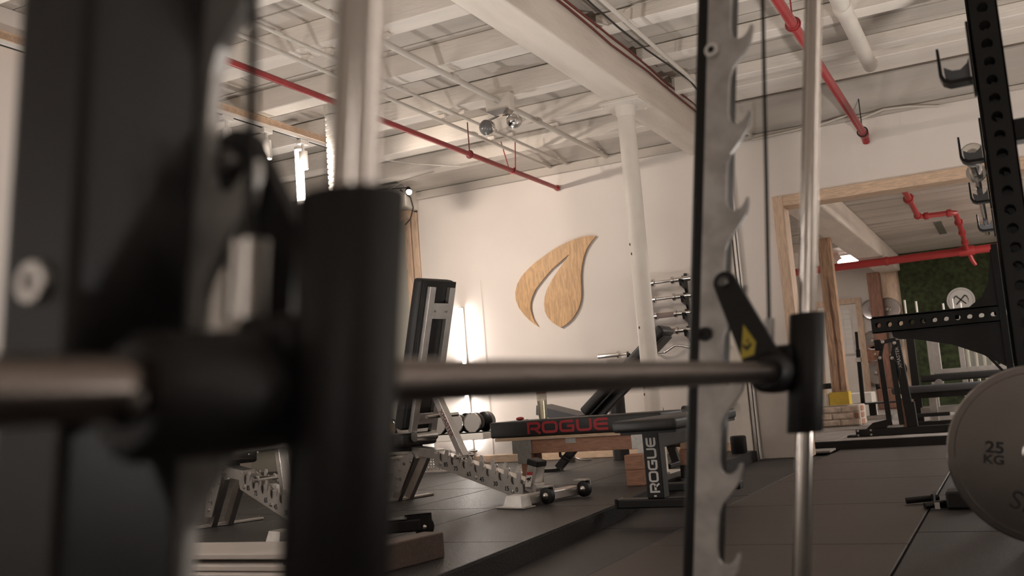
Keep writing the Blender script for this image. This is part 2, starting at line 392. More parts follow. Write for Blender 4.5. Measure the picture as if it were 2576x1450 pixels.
p = pipe('sprinkler_pipe', [(-.87, -1.5, 2.55), (-.868, 8.64, 2.548), (-.868, 8.699, 2.50)], .029, 'red_paint', 'thick red sprinkler pipe running to the wall above the wide opening', 'pipe',
         collars=[((-.869, 5.6, 2.55), (0,1,0), .05, .034), ((-.868, 8.60, 2.548), (0,1,0), .07, .036)])
ring_hanger(p, -.869, 5.6, 2.55, .04, 'red_paint'); ring_hanger(p, -.868, 8.5, 2.548, .04, 'cable_black')
pipe('waste_pipe', [(-.645, 2.0, 2.745), (-.645, 7.35, 2.745), (-.645, 7.42, 2.77)], .05, 'white_paint', 'fat white drain pipe with a coupling, high on the ceiling at right', 'pipe',
     collars=[((-.645, 6.05, 2.745), (0,1,0), .12, .054)], n=18)
def conduit(x, r, label, y0=-1.5, bump=.0):
    t = thing('conduit', label, 'conduit', (x, y0, 2.80), 0, 'conduits under the joists of the left bay')
    obj('tube', B().tube([(x, y0, 2.80), (x, 8.698, 2.79)], r, 10), 'cable_white', t, smooth=40)
    yy = y0+.5
    while yy < 8.6: obj('coupling', B().cyl((x, yy, 2.8), (x, yy+.07, 2.8), r*1.3, n=10), 'cable_white', t, smooth=40); yy += 1.35
    for yj in (3.28, 4.93, 6.61, 7.44): obj('saddle_clip', B().box(x-r*2.2, x+r*2.2, yj-.012, yj+.012, 2.80+r*.6, 2.842), 'joist_paint', t)
conduit(-3.165, .021, 'thickest white conduit, nearest the column, carrying the twin-head lamp')
conduit(-3.565, .012, 'middle one of three white conduits along the left bay ceiling')
conduit(-3.745, .014, 'white conduit right above the thin red pipe')
t = thing('conduit', 'white conduit beside the heavy beam in the right bay', 'conduit', (-1.85, -1.5, 2.82))
obj('tube', B().tube([(-1.85, -1.5, 2.82), (-1.85, 7.7, 2.82), (-1.80, 8.69, 2.72)], .014, 10), 'cable_white', t, smooth=40)
single('power_cable', B().tube([(-1.90+.03*math.sin(i*1.1), -1.5+i*.45, 2.815+.012*math.sin(i*1.7)) for i in range(21)], .006, 6), 'cable_black',
       'slack black cable strung along the conduit in the right bay', 'cable', (-1.9, -1.5, 2.8), smooth=60)
for dz, dx, lab in ((0, 0, 'lower dark red cable fixed along the top of the heavy beam'), (.035, .012, 'upper dark red cable fixed along the top of the heavy beam')):
    single('fire_cable', B().tube([(-2.122+dx+.004*math.sin(i*2.1), -2.4+i*.37, 2.885+dz+.007*math.sin(i*1.3+dz*60)) for i in range(31)], .008, 6), 'red_dark', lab, 'cable', (-2.12, -2.4, 2.9), smooth=60)
single('thin_cable', B().tube([(-2.11, 5.8, 2.93), (-2.05, 5.86, 2.915), (-1.98, 5.90, 2.95), (-1.93, 5.88, 3.0), (-1.85, 5.86, 3.01), (-1.2, 5.84, 3.012), (.9, 5.80, 3.012)], .007, 6), 'cable_white',
       'thin white cable looping from the heavy beam up to the boards', 'cable', (-2.1, 5.8, 2.93), smooth=60)
t = thing('junction_box', 'white junction box beside the heavy beam near the notched steel upright', 'junction box', (-1.98, 7.33, 2.82))
obj('box', B().box(-2.06, -1.90, 7.28, 7.352, 2.83, 2.95, .006), 'white_paint', t); obj('lid', B().box(-2.055, -1.905, 7.27, 7.279, 2.835, 2.945, .003, seg=1), 'white_paint', t)
# loose cables at the left rear corner and on the far joist
single('thin_cable', B().tube([(-4.9, 7.5, 2.86), (-4.6, 7.7, 2.80), (-4.3, 7.9, 2.76), (-4.1, 8.1, 2.84)], .006, 6), 'cable_white', 'thin white cable sagging below the joists above the rear corner', 'cable', (-4.9, 7.5, 2.86), smooth=60)
single('thin_cable', B().tube([(-5.9, 8.44, 2.86), (-5.5, 8.42, 2.80), (-5.2, 8.3, 2.845), (-4.9, 8.2, 2.84), (-4.75, 8.15, 2.835)], .006, 6), 'cable_white', 'thin white cable hanging over the white soffit', 'cable', (-5.9, 8.44, 2.86), smooth=60)
single('thin_cable', B().tube([(-5.33, 8.44, 2.80), (-5.25, 8.5, 2.72), (-5.255, 8.55, 2.62), (-5.28, 8.52, 2.5), (-5.31, 8.46, 2.44)], .008, 6), 'cable_black', 'black cable hanging off the end of the white soffit', 'cable', (-5.3, 8.5, 2.8), smooth=60)
single('thin_cable', B().tube([(-.9, 8.65, 2.69), (-.7, 8.64, 2.735), (-.5, 8.64, 2.72), (-.28, 8.65, 2.68)], .012, 6).tube([(-1.8, 8.645, 2.69), (-1.2, 8.645, 2.71), (-.95, 8.62, 2.745), (-.9, 8.65, 2.69)], .010, 6), 'cable_white', 'white cable wavering along the top of the wall over the opening', 'cable', (-.9, 8.66, 2.7), smooth=60)

# ---- column
t = thing('support_column', 'round white steel column under the heavy ceiling beam', 'column', (-2.285, 6.74, 0))
obj('shaft', B().cyl((-2.285, 6.74, .012), (-2.285, 6.74, 2.632), .063, n=32), 'white_paint', t, smooth=40)
fl = obj('flange', B().box(-2.43, -2.13, 6.58, 6.88, 2.632, 2.659, .004, seg=1), 'white_paint', t)
for dx, dy in ((-.11, -.12), (.11, -.12), (-.11, .12), (.11, .12)): obj('bolt', B().cyl((-2.28+dx, 6.73+dy, 2.616), (-2.28+dx, 6.73+dy, 2.632), .014, n=6), 'white_paint', fl)
obj('collar', B().lathe((-2.285, 6.74, 2.56), (0,0,1), [(0,.063),(.02,.07),(.072,.078)], 24, False), 'white_paint', t, smooth=40)
obj('base_plate', B().box(-2.40, -2.17, 6.62, 6.86, 0, .012), 'white_paint', t)
ch = B()
for a, z in ((3.9, 1.62), (4.05, 1.55), (4.2, 1.02), (4.0, .55), (4.1, .60), (3.8, .36)):
    c = Vector((-2.285+.0632*math.cos(a), 6.74+.0632*math.sin(a), z)); ch.sphere(c, .006, 8, 5, (1, 1, 1.8))
obj('paint_chip', ch, 'red_dark', t)

# ---- twin emergency lamp
t = thing('emergency_lamp', 'twin-head emergency lamp hanging from the ceiling conduit', 'lamp', (-3.17, 6.48, 2.60))
obj('box', B().box(-3.27, -3.07, 6.44, 6.53, 2.72, 2.85, .006), 'white_paint', t)
obj('bracket', B().hexa([(-3.20,6.43,2.685),(-3.13,6.43,2.685),(-3.13,6.51,2.685),(-3.20,6.51,2.685)], [(-3.26,6.41,2.72),(-3.08,6.41,2.72),(-3.08,6.54,2.72),(-3.26,6.54,2.72)]), 'steel', t)
for (cx, cy, cz, dr, mm, nm) in ((-3.258, 6.43, 2.605, (-.35,-.9,-.15), 'lens_grey', 'g'), (-3.075, 6.50, 2.637, (.5,.4,-.75), 'chrome', 'c')):
    a = obj('arm', B().cyl((-3.18 if cx < -3.2 else -3.15, 6.47, 2.69), (cx, cy, cz+.05), .009, n=8), 'chrome', t, smooth=40)
    h = obj('lamp_head', B().sphere((cx, cy, cz), .057, 28, 18), 'chrome', t, smooth=60)
    d = Vector(dr).normalized()
    obj('lens', B().lathe(Vector((cx, cy, cz))+d*.012, d, [(0,.0585),(.016,.058),(.034,.046),(.046,.024),(.05,0)], 28, False), mm if nm == 'g' else 'alu', h, smooth=60)

# ================================================================== LAMPS
def led_tube(x, y, z0, z1, label, m='led', r=.016, group=None, d=(0, 1)):
    t = thing('led_tube_lamp', label, 'lamp', (x, y, z0), 0, group)
    obj('housing', B().box(x-.018 if d[1] else min(x, x+d[0]*.04), x+.018 if d[1] else max(x, x+d[0]*.04), min(y+.008*d[1], y+.034*d[1]) if d[1] else y-.018, max(y+.008*d[1], y+.034*d[1]) if d[1] else y+.018, z0-.02, z1+.02, .004, seg=1), 'white_gloss', t)
    obj('tube', B().cyl((x-d[0]*.005, y-d[1]*.005, z0), (x-d[0]*.005, y-d[1]*.005, z1), r, n=14), m, t, smooth=40)
    for za, zb in ((z0-.02, z0), (z1, z1+.02)): obj('end_cap', B().cyl((x, y, za), (x, y, zb), r*1.15, n=14), 'white_gloss', t, smooth=40)
led_tube(-4.85, 8.658, .15, 1.54, 'vertical glowing LED tube on the white wall above the dumbbells')
led_tube(-4.985, 6.40, 2.32, 2.75, 'short glowing LED tube hanging beside the ceiling spots', 'led_dim', .034)
obj('suspension', B().cyl((-4.985, 6.42, 2.77), (-4.985, 6.50, 2.86), .006, n=8), 'cable_white', bpy.data.objects['led_tube_lamp.001'])
struct(obj('wall_partition', B().box(-4.98, -4.86, -2.5, 3.95, -.1, 3.018), 'wall_paint'))
for x, y, d, lab in ((-4.81, .2, (-1, 0), 'nearer'), (-4.81, 2.6, (-1, 0), 'further')):
    led_tube(x, y, .5, 2.1, 'added unseen upright LED tube on the left partition, %s one' % lab, 'led_added_left', .02, d=d)  # unseen tubes added to light the room from the left
for x, y, lab in ((3.25, 1.2, 'nearest'), (3.25, 4.6, 'middle'), (3.25, 7.6, 'last')):
    led_tube(x, y, .6, 2.2, 'added unseen upright LED tube on the right wall, %s of the three' % lab, 'led_added_right', .02, d=(1, 0))  # unseen tubes added to lift the right bay

for x, lab in ((-6.2, 'leftmost'), (-3.0, 'middle'), (1.2, 'rightmost')):
    led_tube(x, -2.515, .15, 1.35, 'added unseen upright LED tube on the wall behind the camera, %s' % lab, 'led_added_front', .02, d=(0, -1))  # tubes added behind the camera to light surfaces facing it
for x, y_, zf, m_, lab in ((-4.4, 6.3, 0, 'added_uplight_weak', 'white uplighter can added to light the ceiling, rear of the left bay'), (-2.52, 3.40, 0, 'added_uplight', 'white uplighter can added to light the ceiling, beside the timber beam'),
                   (.62, 5.6, -.083, 'added_uplight_strong', 'white uplighter can added to light the ceiling, behind the black rig'), (1.6, 2.2, -.083, 'added_uplight', 'white uplighter can added to light the ceiling, in front of the black rig')):
    t = thing('added_uplighter', lab, 'added lamp', (x, y_, zf))  # added uplighter, out of sight, brightens the ceiling
    obj('can', B().lathe((x, y_, zf), (0,0,1), [(0,0),(0,.11),(.20,.115),(.21,.11),(.21,.105),(.19,.1),(.19,0)], 28, False), 'white_gloss', t, smooth=40)
    obj('lens', B().lathe((x, y_, zf+.192), (0,0,1), [(0,.099),(.006,.097),(.009,0)], 24, False), m_, t, smooth=40)
    obj('cable', B().tube([(x-.11, y_, zf+.02), (x-.3, y_+.05, zf+.008), (x-.5, y_+.2, zf+.008)], .006, 6), 'cable_black', t, smooth=60)
# track with spot heads
t = thing('light_track', 'white ceiling light track with wooden batten behind the smith machine', 'light track', (-4.75, 5.5, 2.75))
obj('rail', B().box(-4.77, -4.735, 3.2, 6.75, 2.74, 2.765), 'white_gloss', t)
obj('batten', B().box(-4.86, -4.80, 3.2, 6.9, 2.80, 2.85), 'pine', t)
obj('groove', B().box(-4.758, -4.747, 3.2, 6.74, 2.735, 2.741), 'cable_black', t)
def spot(x, y, label, aim, power):
    s = thing('track_spot', label, 'spotlight', (x, y, 2.60), 0, 'spots on the ceiling track')
    obj('adapter', B().box(x-.025, x+.025, y-.05, y+.05, 2.70, 2.738, .004, seg=1), 'white_gloss', s)
    obj('stem', B().cyl((x, y, 2.64), (x, y, 2.70), .012, n=10), 'white_gloss', s, smooth=40)
    d = (Vector(aim)-Vector((x, y, 2.58))).normalized(); c = Vector((x, y, 2.60))
    obj('head', B().lathe((x, y, 2.645), (0,0,-1), [(0,.0),(0,.034),(.14,.036),(.14,.033),(.12,.031)], 20, False), 'white_gloss', s, smooth=40)
    obj('bulb', B().lathe((x, y, 2.512), (0,0,-1), [(0,.031),(.010,.029),(.013,0)], 16, False), 'bulb', s, smooth=40)
    L = bpy.data.lights.new('spot_light', 'SPOT'); L.energy = power; L.color = (1, .86, .74); L.spot_size = math.radians(95); L.spot_blend = .8; L.shadow_soft_size = .04
    lo = bpy.data.objects.new('spot_light', L); COL.objects.link(lo); lo.parent = s
    lo.matrix_basis = pmat(s).inverted() @ (Matrix.Translation(Vector((x, y, 2.485))) @ d.to_track_quat('-Z', 'Y').to_matrix().to_4x4())
spot(-4.752, 5.30, 'white track spot nearest the camera, half hidden by the smith machine', (-3.5, 8.7, 1.3), 48)
spot(-4.752, 5.72, 'white track spot with a lit lower rim, middle of the track', (-3.1, 8.7, 1.4), 90)
spot(-4.752, 6.15, 'white track spot next to the short LED tube', (-4.0, 8.7, 1.4), 20)
spot(-4.752, 6.65, 'white track spot at the end of the track behind the guide rod', (-5.2, 8.6, .6), 16)
t = thing('vent_duct', 'ribbed white air duct hanging behind the guide rod', 'duct', (-4.40, 6.12, 2.1))
pr = [(0, .075)]
for i in range(18): pr += [(.005+i*.042, .075), (.012+i*.042, .085), (.03+i*.042, .085), (.037+i*.042, .075)]
obj('flexible_duct', B().lathe((-4.40, 6.12, 2.10), (0,0,1), pr, 20), 'white_gloss', t, smooth=30)
obj('collar', B().cyl((-4.40, 6.12, 2.855), (-4.40, 6.12, 3.01), .09, n=20), 'white_gloss', t, smooth=30)
t = thing('wall_lamp', 'small lit lamp on a wire at the white soffit corner', 'lamp', (-5.20, 8.40, 2.75))
obj('shade', B().lathe((-5.215, 8.41, 2.80), (.25,-.3,-1), [(0,.0),(0,.02),(.05,.04),(.05,.036)], 14, False), 'black_plastic', t, smooth=40)
obj('bulb', B().sphere((-5.20, 8.40, 2.75), .028, 14, 8), 'bulb', t, smooth=60)
obj('wire', B().tube([(-5.215, 8.41, 2.80), (-5.6, 8.44, 2.84), (-5.9, 8.44, 2.86)], .006, 6), 'cable_black', t)

# ================================================================== LEAF SIGN
LEAF = [(0.457,0.411),(0.388,0.423),(0.309,0.422),(0.229,0.409),(0.147,0.39),(0.065,0.364),(-0.019,0.331),(-0.105,0.288),(-0.191,0.245),(-0.279,0.187),(-0.351,0.129),(-0.403,0.06),(-0.433,-0.02),(-0.433,-0.095),(-0.407,-0.174),(-0.359,-0.246),(-0.306,-0.305),(-0.253,-0.351),(-0.216,-0.377),(-0.251,-0.325),(-0.274,-0.271),(-0.285,-0.202),(-0.28,-0.143),(-0.258,-0.086),(-0.215,-0.016),(-0.16,0.037),(-0.089,0.103),(-0.019,0.161),(0.05,0.204),(0.118,0.247),(0.169,0.275),(0.133,0.23),(0.08,0.178),(0.017,0.111),(-0.046,0.038),(-0.093,-0.031),(-0.124,-0.102),(-0.137,-0.174),(-0.133,-0.242),(-0.109,-0.3),(-0.066,-0.353),(-0.02,-0.387),(0.024,-0.41),(0.076,-0.386),(0.135,-0.348),(0.187,-0.292),(0.225,-0.231),(0.248,-0.168),(0.258,-0.103),(0.261,-0.03),(0.267,0.057),(0.283,0.143),(0.311,0.228),(0.345,0.297),(0.389,0.349)]
t = thing('leaf_sign', 'plywood two-leaf emblem mounted on the white back wall', 'sign', (-3.8, 8.68, 1.24))
obj('leaf', B().prism(LEAF, lambda a, b, y: Vector((-3.8+a, y, 1.65+b)), 8.665, 8.683), 'ply', t)
for dx, dz in ((-.3, -.1), (.1, -.15), (.2, .3)): obj('standoff', B().cyl((-3.8+dx, 8.683, 1.65+dz), (-3.8+dx, 8.699, 1.65+dz), .012, n=10), 'steel', t)

# ================================================================== SMITH MACHINE (guide rods lean 7.4 degrees)
TT = math.tan(math.radians(7.4))
def sm(x, y, z): return Vector((x+(z-.58)*TT+.0314*(y-1.721), y, z))
def shear(b):
    for v in b.bm.verts: v.co = sm(*v.co)
    return b
base = sm(-.31, 1.1, -.08)
smith = thing('smith_machine', 'dark smith machine frame filling the foreground with leaning guide rods', 'smith machine', base)
FZ = -.08
# plate profile with upward hooks, pitch 0.15
def hook_profile(z0, n):
    P = [(-.487, z0-.05)]
    P.append((-.445, z0-.05))
    for i in range(n):
        z = z0+i*.15                        # tip height
        P += [(-.446, z-.085), (-.441, z-.070), (-.425, z-.050), (-.411, z-.030), (-.407, z-.010), (-.408, z),
              (-.4115, z-.001), (-.4145, z-.009), (-.421, z-.0165), (-.430, z-.020), (-.438, z-.018), (-.4445, z-.010), (-.447, z+.004), (-.447, z+.040)]
    P += [(-.446, z0+n*.15-.09), (-.487, z0+n*.15-.09)]
    return P
HP = hook_profile(-.02, 14)
up_parts = {}
for side, ya, yb, yp0, yp1 in (('far', 1.706, 1.80, 1.694, 1.705), ('near', .400, .490, .491, .502)):
    obj('upright', shear(B().box(-.512, -.462 if side == 'far' else -.447, ya, yb, FZ, 2.2, .006)), 'black_gloss' if side == 'far' else 'black_metal', smith)
    pl = obj('notched_plate', shear(B().prism(HP, lambda a, b, t: Vector((a+(.006 if side == 'near' else 0), t, b)), yp0, yp1)), 'plate_steel', smith)
    for z in (.155, .653, 1.148, 1.64):
        ys_ = yp0-.004 if side == 'far' else ya-.012
        obj('bolt', shear(B().lathe((-.477, ys_+.012 if side == 'near' else ys_, z), (0, -1, 0), [(0,.0125),(.006,.012),(.006,.006),(.002,.0055),(.002,0)], 18, False)),
            'white_gloss' if side == 'far' and z != .653 else ('black_plastic' if side == 'far' else 'alu'), smith, smooth=40)
        if side == 'far' and z != .653: obj('bolt_socket', shear(B().cyl((-.477, ys_-.003, z), (-.477, ys_-.0066, z), .0065, n=6)), 'black_plastic', smith)
for y_ in (1.721, .478):
    obj('guide_rod', shear(B().cyl((-.31, y_, FZ+.02), (-.31, y_, 2.15), .0150, n=28)), 'rod_chrome', smith, smooth=40)
    obj('base_rail', shear(B().box(-.75, .25, y_-.04, y_+.04, FZ, FZ+.06, .006)), 'black_metal', smith)
    obj('top_rail', shear(B().box(-.53, -.27, y_-.05, y_+.06, 2.15, 2.22, .006)), 'black_metal', smith)
    obj('counterweight_cable', shear(B().tube([(-.368, y_-.021, .655), (-.392, y_-.021, 1.22), (-.425, y_-.021, 2.15)], .0033, 8)), 'black_plastic', smith, smooth=60)
obj('cross_member', shear(B().box(-.50, -.44, .49, 1.71, 2.16, 2.22, .006)), 'black_metal', smith)

sb = thing('smith_barbell', 'steel smith machine bar with black sliding sleeves crossing the picture', 'barbell', sm(-.357, 1.1, .56))
obj('bar', shear(B().lathe((-.357, -.25, .585), (0,1,-.0036), [(0,.0155),(0,.0165),(1.92,.0165),(1.92,0)], 28, False)), 'bar_steel', sb, smooth=40)
for side, y_ in (('far', 1.721), ('near', .478)):
    s_ = 1 if side == 'far' else -1
    zs, Ls, rs = (.474, .198, .0295) if side == 'far' else (.445, .245, .0315)
    sl = obj('sleeve', shear(B().lathe((-.31, y_, zs), (0,0,1), [(0,.0165),(0,rs-.0015),(.002,rs),(Ls-.002,rs),(Ls,rs-.0015),(Ls,.0165)], 32, False)), 'black_plastic', sb, smooth=40)
    yh = y_-.075 if side == 'far' else y_-.115
    obj('hub', shear(B().lathe((-.357, yh, .578), (0,1,0), [(0,.015),(0,.026),(.012,.034),(.07,.036),(.11,.036),(.12,.03),(.12,0)], 28, False)), 'black_plastic', sb, smooth=40)
    obj('bracket', shear(B().box(-.372, -.325, y_-.03, y_+.022, .548, .622, .008)), 'black_plastic', sb)
    ya = y_-.062 if side == 'far' else y_+.030
    arm = obj('latch_arm', shear(B().prism(capsule((-.436, .735), (-.360, .580), *((.0185, .031) if side == 'far' else (.024, .040))), lambda a, b, t: Vector((a, t, b)), ya, ya+.012)), 'black_plastic', sb, smooth=30)
    obj('pivot_pin', shear(B().lathe((-.436, ya+.03, .735), (0,-1,0), [(0,.009),(.036,.009),(.040,.007),(.040,.004),(.037,0)], 18, False)), 'steel_dark', sb, smooth=40)
    fy = y_-.021
    obj('cable_fitting', shear(B().cyl((-.368, fy, .622), (-.368, fy, .668), .0085 if side == 'far' else .012, n=14)), 'steel' if side == 'near' else 'plate_steel', sb, smooth=40)
    if side == 'far':
        lab = obj('warning_label', shear(B().prism([(-.4005,.660),(-.3790,.629),(-.3815,.609),(-.4005,.604),(-.4035,.604)][:4]+[(-.404,.603)], lambda a, b, t: Vector((a, t, b)), ya-.0012, ya-.0002)), 'label_yellow', sb)
        g = lambda a, b, t: sm(a, t, b)
        obj('warning_symbol', B().ribbon([(-.4005,.626),(-.3935,.6195),(-.3865,.628)], .0045, g, ya-.0022, ya-.0013).ribbon([(-.3945,.633),(-.391,.6325)], .004, g, ya-.0022, ya-.0013), 'black_print', lab)
    else:
        obj('bolt', shear(B().lathe((-.345, y_-.118, .576), (0,-1,0), [(0,.006),(.004,.006),(.005,0)], 12, False)), 'alu', sb, smooth=40)
# bar hub bolt seen on the near carriage

# ================================================================== BLACK RIG ON THE RIGHT
def holed_face(b, f, n, w_, pitch, r, seg=12):     # strip of n cells with round holes; f(u, v) -> point, u across (-w/2..w/2), v along
    for i in range(n):
        cv = (i+.5)*pitch; sq, ci = [], []
        for k in range(seg):
            a = 2*PI*k/seg+PI/4; c, s_ = math.cos(a), math.sin(a); m = max(abs(c), abs(s_))
            sq.append(b.bm.verts.new(f(c/m*w_/2, cv+s_/m*pitch/2))); ci.append(b.bm.verts.new(f(c*r, cv+s_*r)))
        for k in range(seg):
            j = (k+1) % seg; b.bm.faces.new((sq[k], sq[j], ci[j], ci[k]))
def rig_upright(y0, parent):
    b = B(); x0, x1 = .006, .081; w_ = .075; pitch = .0508; n = 52
    for yy in (y0, y0+.006, y0+.069, y0+.075): holed_face(b, lambda u, v: Vector(((x0+x1)/2+u, yy, -.075+v)), n, w_, pitch, .0145)
    zt = -.075+n*pitch
    b.box(x0, x0+.005, y0, y0+.075, -.075, zt).box(x1-.005, x1, y0, y0+.075, -.075, zt)
    obj('upright', b, 'black_gloss', parent)
    obj('foot_plate', B().box(x0-.03, x1+.05, y0-.03, y0+.105, -.083, -.072, .002, seg=1), 'black_metal', parent)
rig = thing('power_rig', 'black perforated power rig at the right edge of the gym', 'rack', (.04, 4.6, -.083))
RY = (2.93, 4.13, 5.20, 6.35)
for y0 in RY: rig_upright(y0, rig)
obj('top_beam', B().box(.006, .081, 2.93, 6.42, 2.567, 2.64, .004, seg=1), 'black_gloss', rig)
obj('rear_beam', B().box(.081, 1.25, 5.2, 5.275, 2.567, 2.64, .004, seg=1), 'black_gloss', rig)
obj('rear_upright', B().box(1.19, 1.265, 5.2, 5.275, -.083, 2.567, .004, seg=1), 'black_gloss', rig)
obj('rear_upright', B().box(.17, .245, 3.05, 3.125, -.083, 2.6, .004, seg=1), 'black_gloss', rig)
obj('brace', B().bar((.17, 3.09, 1.95), (.05, 3.0, 2.15), .05, .03), 'black_gloss', rig)
obj('cross_tube', B().box(.075, .18, 2.99, 3.06, 1.16, 1.22, .004, seg=1), 'black_gloss', rig)
labs = ('nearest', 'second', 'third', 'furthest')
for i, y0 in enumerate(RY):
    j = thing('j_cup', 'black bar hook with grey liner on the rig, %s of four' % labs[i], 'bar hook', (0, y0+.037, 1.33), 0, 'bar hooks along the rig')
    yc = y0+.037
    obj('mount_plate', B().box(-.004, .004, yc-.032, yc+.032, 1.30, 1.50, .002, seg=1), 'black_gloss', j)
    obj('hook', B().prism([(-.002,1.335),(-.060,1.335),(-.078,1.345),(-.085,1.362),(-.085,1.440),(-.078,1.440),(-.076,1.366),(-.070,1.352),(-.058,1.345),(-.002,1.345)],
        lambda a, b, t: Vector((a, t, b)), yc-.028, yc+.028), 'black_gloss', j, smooth=30)
    obj('liner', B().prism([(-.006,1.3455),(-.056,1.3455),(-.068,1.354),(-.071,1.37),(-.071,1.385),(-.05,1.372),(-.03,1.371),(-.012,1.385),(-.006,1.40)], lambda a, b, t: Vector((a, t, b)), yc-.026, yc+.026), 'vinyl_grey', j)
bb = thing('barbell', 'chrome barbell lying in the bar hooks of the black rig', 'barbell', (-.040, 5.4, 1.372))
obj('shaft', B().cyl((-.040, 4.72, 1.386), (-.040, 6.9, 1.386), .014, n=18), 'chrome', bb, smooth=40)
obj('sleeve', B().lathe((-.040, 4.26, 1.386), (0,1,0), [(0,0),(0,.022),(.004,.025),(.40,.025),(.40,.04),(.43,.04),(.43,.014)], 22, False), 'chrome', bb, smooth=40)
obj('end_disc', B().lathe((-.040, 4.25, 1.386), (0,1,0), [(0,0),(0,.046),(.035,.046),(.035,.022)], 22, False), 'plastic_clear', bb, smooth=40)
# spotter arm
sa = thing('spotter_arm', 'black perforated spotter arm with a deep gusset on the rig', 'spotter arm', (-.25, 5.16, .55))
b = B(); ay0, ay1 = 5.12, 5.195
for yy in (ay0, ay0+.006, ay1-.006, ay1): holed_face(b, lambda u, v: Vector((-.585+v, yy, .797+u)), 11, .075, .0508, .0125)
b.box(-.585, -.026, ay0, ay1, .7595, .765).box(-.585, -.026, ay0, ay1, .829, .8345).box(-.590, -.585, ay0, ay1, .7595, .8345)
obj('arm_tube', b, 'black_gloss', sa)
obj('wear_strip', B().box(-.585, -.06, ay0+.01, ay1-.01, .835, .841, .002, seg=1), 'black_plastic', sa)
obj('gusset', B().prism([(-.505,.759),(-.50,.735),(-.475,.722),(-.40,.714),(-.24,.672),(-.12,.615),(-.04,.56),(-.005,.54),(-.005,.759)], lambda a, c, t: Vector((a, t, c)), 5.150, 5.160), 'black_metal', sa)
obj('upper_gusset', B().prism([(-.16,.835),(-.09,.885),(-.055,.95),(-.03,1.10),(-.005,1.10),(-.005,.835)], lambda a, c, t: Vector((a, t, c)), 5.150, 5.160), 'black_metal', sa)
obj('mount_plate', B().box(-.026, .004, 5.10, 5.199, .53, 1.12, .003, seg=1), 'black_gloss', sa)
obj('diagonal_strut', B().bar((-.10, 5.155, .61), (.0, 5.155, .47), .035, .012, (0,1,0)), 'black_metal', sa)
# weight plate on the front peg
pc = Vector((.0435, 2.83, .33)); 
pt = thing('weight_plate', 'polished steel 25 kg weight plate cut off by the right picture edge', 'weight plate', (pc.x, pc.y, pc.z-.225))
obj('disc', B().lathe(pc+Vector((0,.03,0)), (0,-1,0), [(0,.026),(0,.218),(.004,.225),(.026,.225),(.031,.221),(.031,.206),(.0285,.204),(.0285,.050),(.033,.045),(.033,.026)], 96, False), 'plate_polish', pt, smooth=25)
fy = pc.y+.03-.0287
ca, sa_ = math.cos(math.radians(-9)), math.sin(math.radians(-9)); xd = (ca, 0, sa_); yd = (-sa_, 0, ca)
text('number_text', '25', .040, (Vector((pc.x-.110, fy, pc.z+.022)), xd, yd, 'world'), 'black_print', pt, sx=1.1, bold=.0012)
text('unit_text', 'KG', .031, (Vector((pc.x-.116, fy, pc.z-.008)), xd, yd, 'world'), 'black_print', pt, sx=1.15, bold=.001)
ca, sa_ = math.cos(math.radians(-24)), math.sin(math.radians(-24))
text('brand_text', 'SI', .066, (Vector((pc.x-.070, fy, pc.z-.115)), (ca, 0, sa_), (-sa_, 0, ca), 'world'), 'black_print', pt)
obj('storage_peg', B().cyl((.0435, 2.76, .33), (.0435, 2.93, .33), .024, n=20), 'chrome', rig, smooth=40)
# handle attachment lying on the floor by the rig
h = thing('handle_attachment', 'black pivoting handle attachment lying on the mats behind the steel plate', 'attachment', (-.40, 5.2, -.08))
obj('grip', B().cyl((-.545, 5.27, -.062), (-.40, 5.32, -.056), .0155, n=16), 'black_plastic', h, smooth=40)
obj('short_grip', B().cyl((-.445, 5.07, -.064), (-.36, 5.12, -.058), .0155, n=16), 'black_metal', h, smooth=40)
obj('clevis', B().box(-.42, -.31, 5.14, 5.30, -.08, -.072).box(-.42, -.41, 5.15, 5.29, -.072, -.02), 'black_metal', h)
obj('body', B().box(-.35, -.22, 5.05, 5.20, -.08, .0, .01), 'black_plastic', h)
obj('tag', B().box(-.402, -.380, 5.062, 5.070, -.083+.004, -.05), 'alu', h)

# ================================================================== BENCHES
# ---- flat bench: long pad on a timber trestle, ROGUE in red
rz = math.radians(-9)
fb = thing('flat_bench', 'wide black bench pad with red lettering on a timber trestle', 'bench', (-3.32, 6.21, 0), rz)
def pad(b, x0, x1, y0, y1, z0, z1, bev=.012): return b.box(x0, x1, y0, y1, z0, z1, bev, seg=3)
obj('pad', pad(B(), 0, 1.34, 0, .32, .326, .437, .016), 'vinyl', fb, False, smooth=50)
obj('board', B().box(.045, 1.33, -.004, .32, .304, .325, .002, seg=1), 'pine', fb, False)
obj('rail', B().box(.25, 1.30, .012, .052, .212, .303, .003, seg=1), 'pine_pink', fb, False)
obj('rail', B().box(.25, 1.30, .265, .305, .212, .303, .003, seg=1), 'pine_pink', fb, False)
for lx in (.245, 1.18):
    for ly in (.01, .10):
        obj('leg', B().box(lx, lx+.085, ly, ly+.045, 0, .303, .003, seg=1), 'pine_pink', fb, False)
    br = obj('bracket', B().box(lx-.06, lx+.10, .002, .009, .215, .303).box(lx-.02, lx+.09, .002, .009, .145, .215), 'galv', fb, False)
    for sx_, sz_ in ((-.03, .28), (.07, .28), (.0, .17), (.07, .17), (.05, .24)): obj('screw', B().cyl((lx+sx_, .002, sz_), (lx+sx_, -.001, sz_), .005, n=8), 'steel', br, False)
obj('cable_clip', B().box(.62, .70, .008, .012, .27, .303), 'galv', fb, False)
rogue(fb, .080, (.325, -.0012, .344), (1,0,0), (0,0,1), 'red_print', False, 1.20)
Mfb = pmat(fb)
bp = Mfb @ Vector((.375, .13, .4375))
bt = thing('water_bottle', 'clear half-full drinking bottle with a red lid on the wide bench pad', 'bottle', bp)
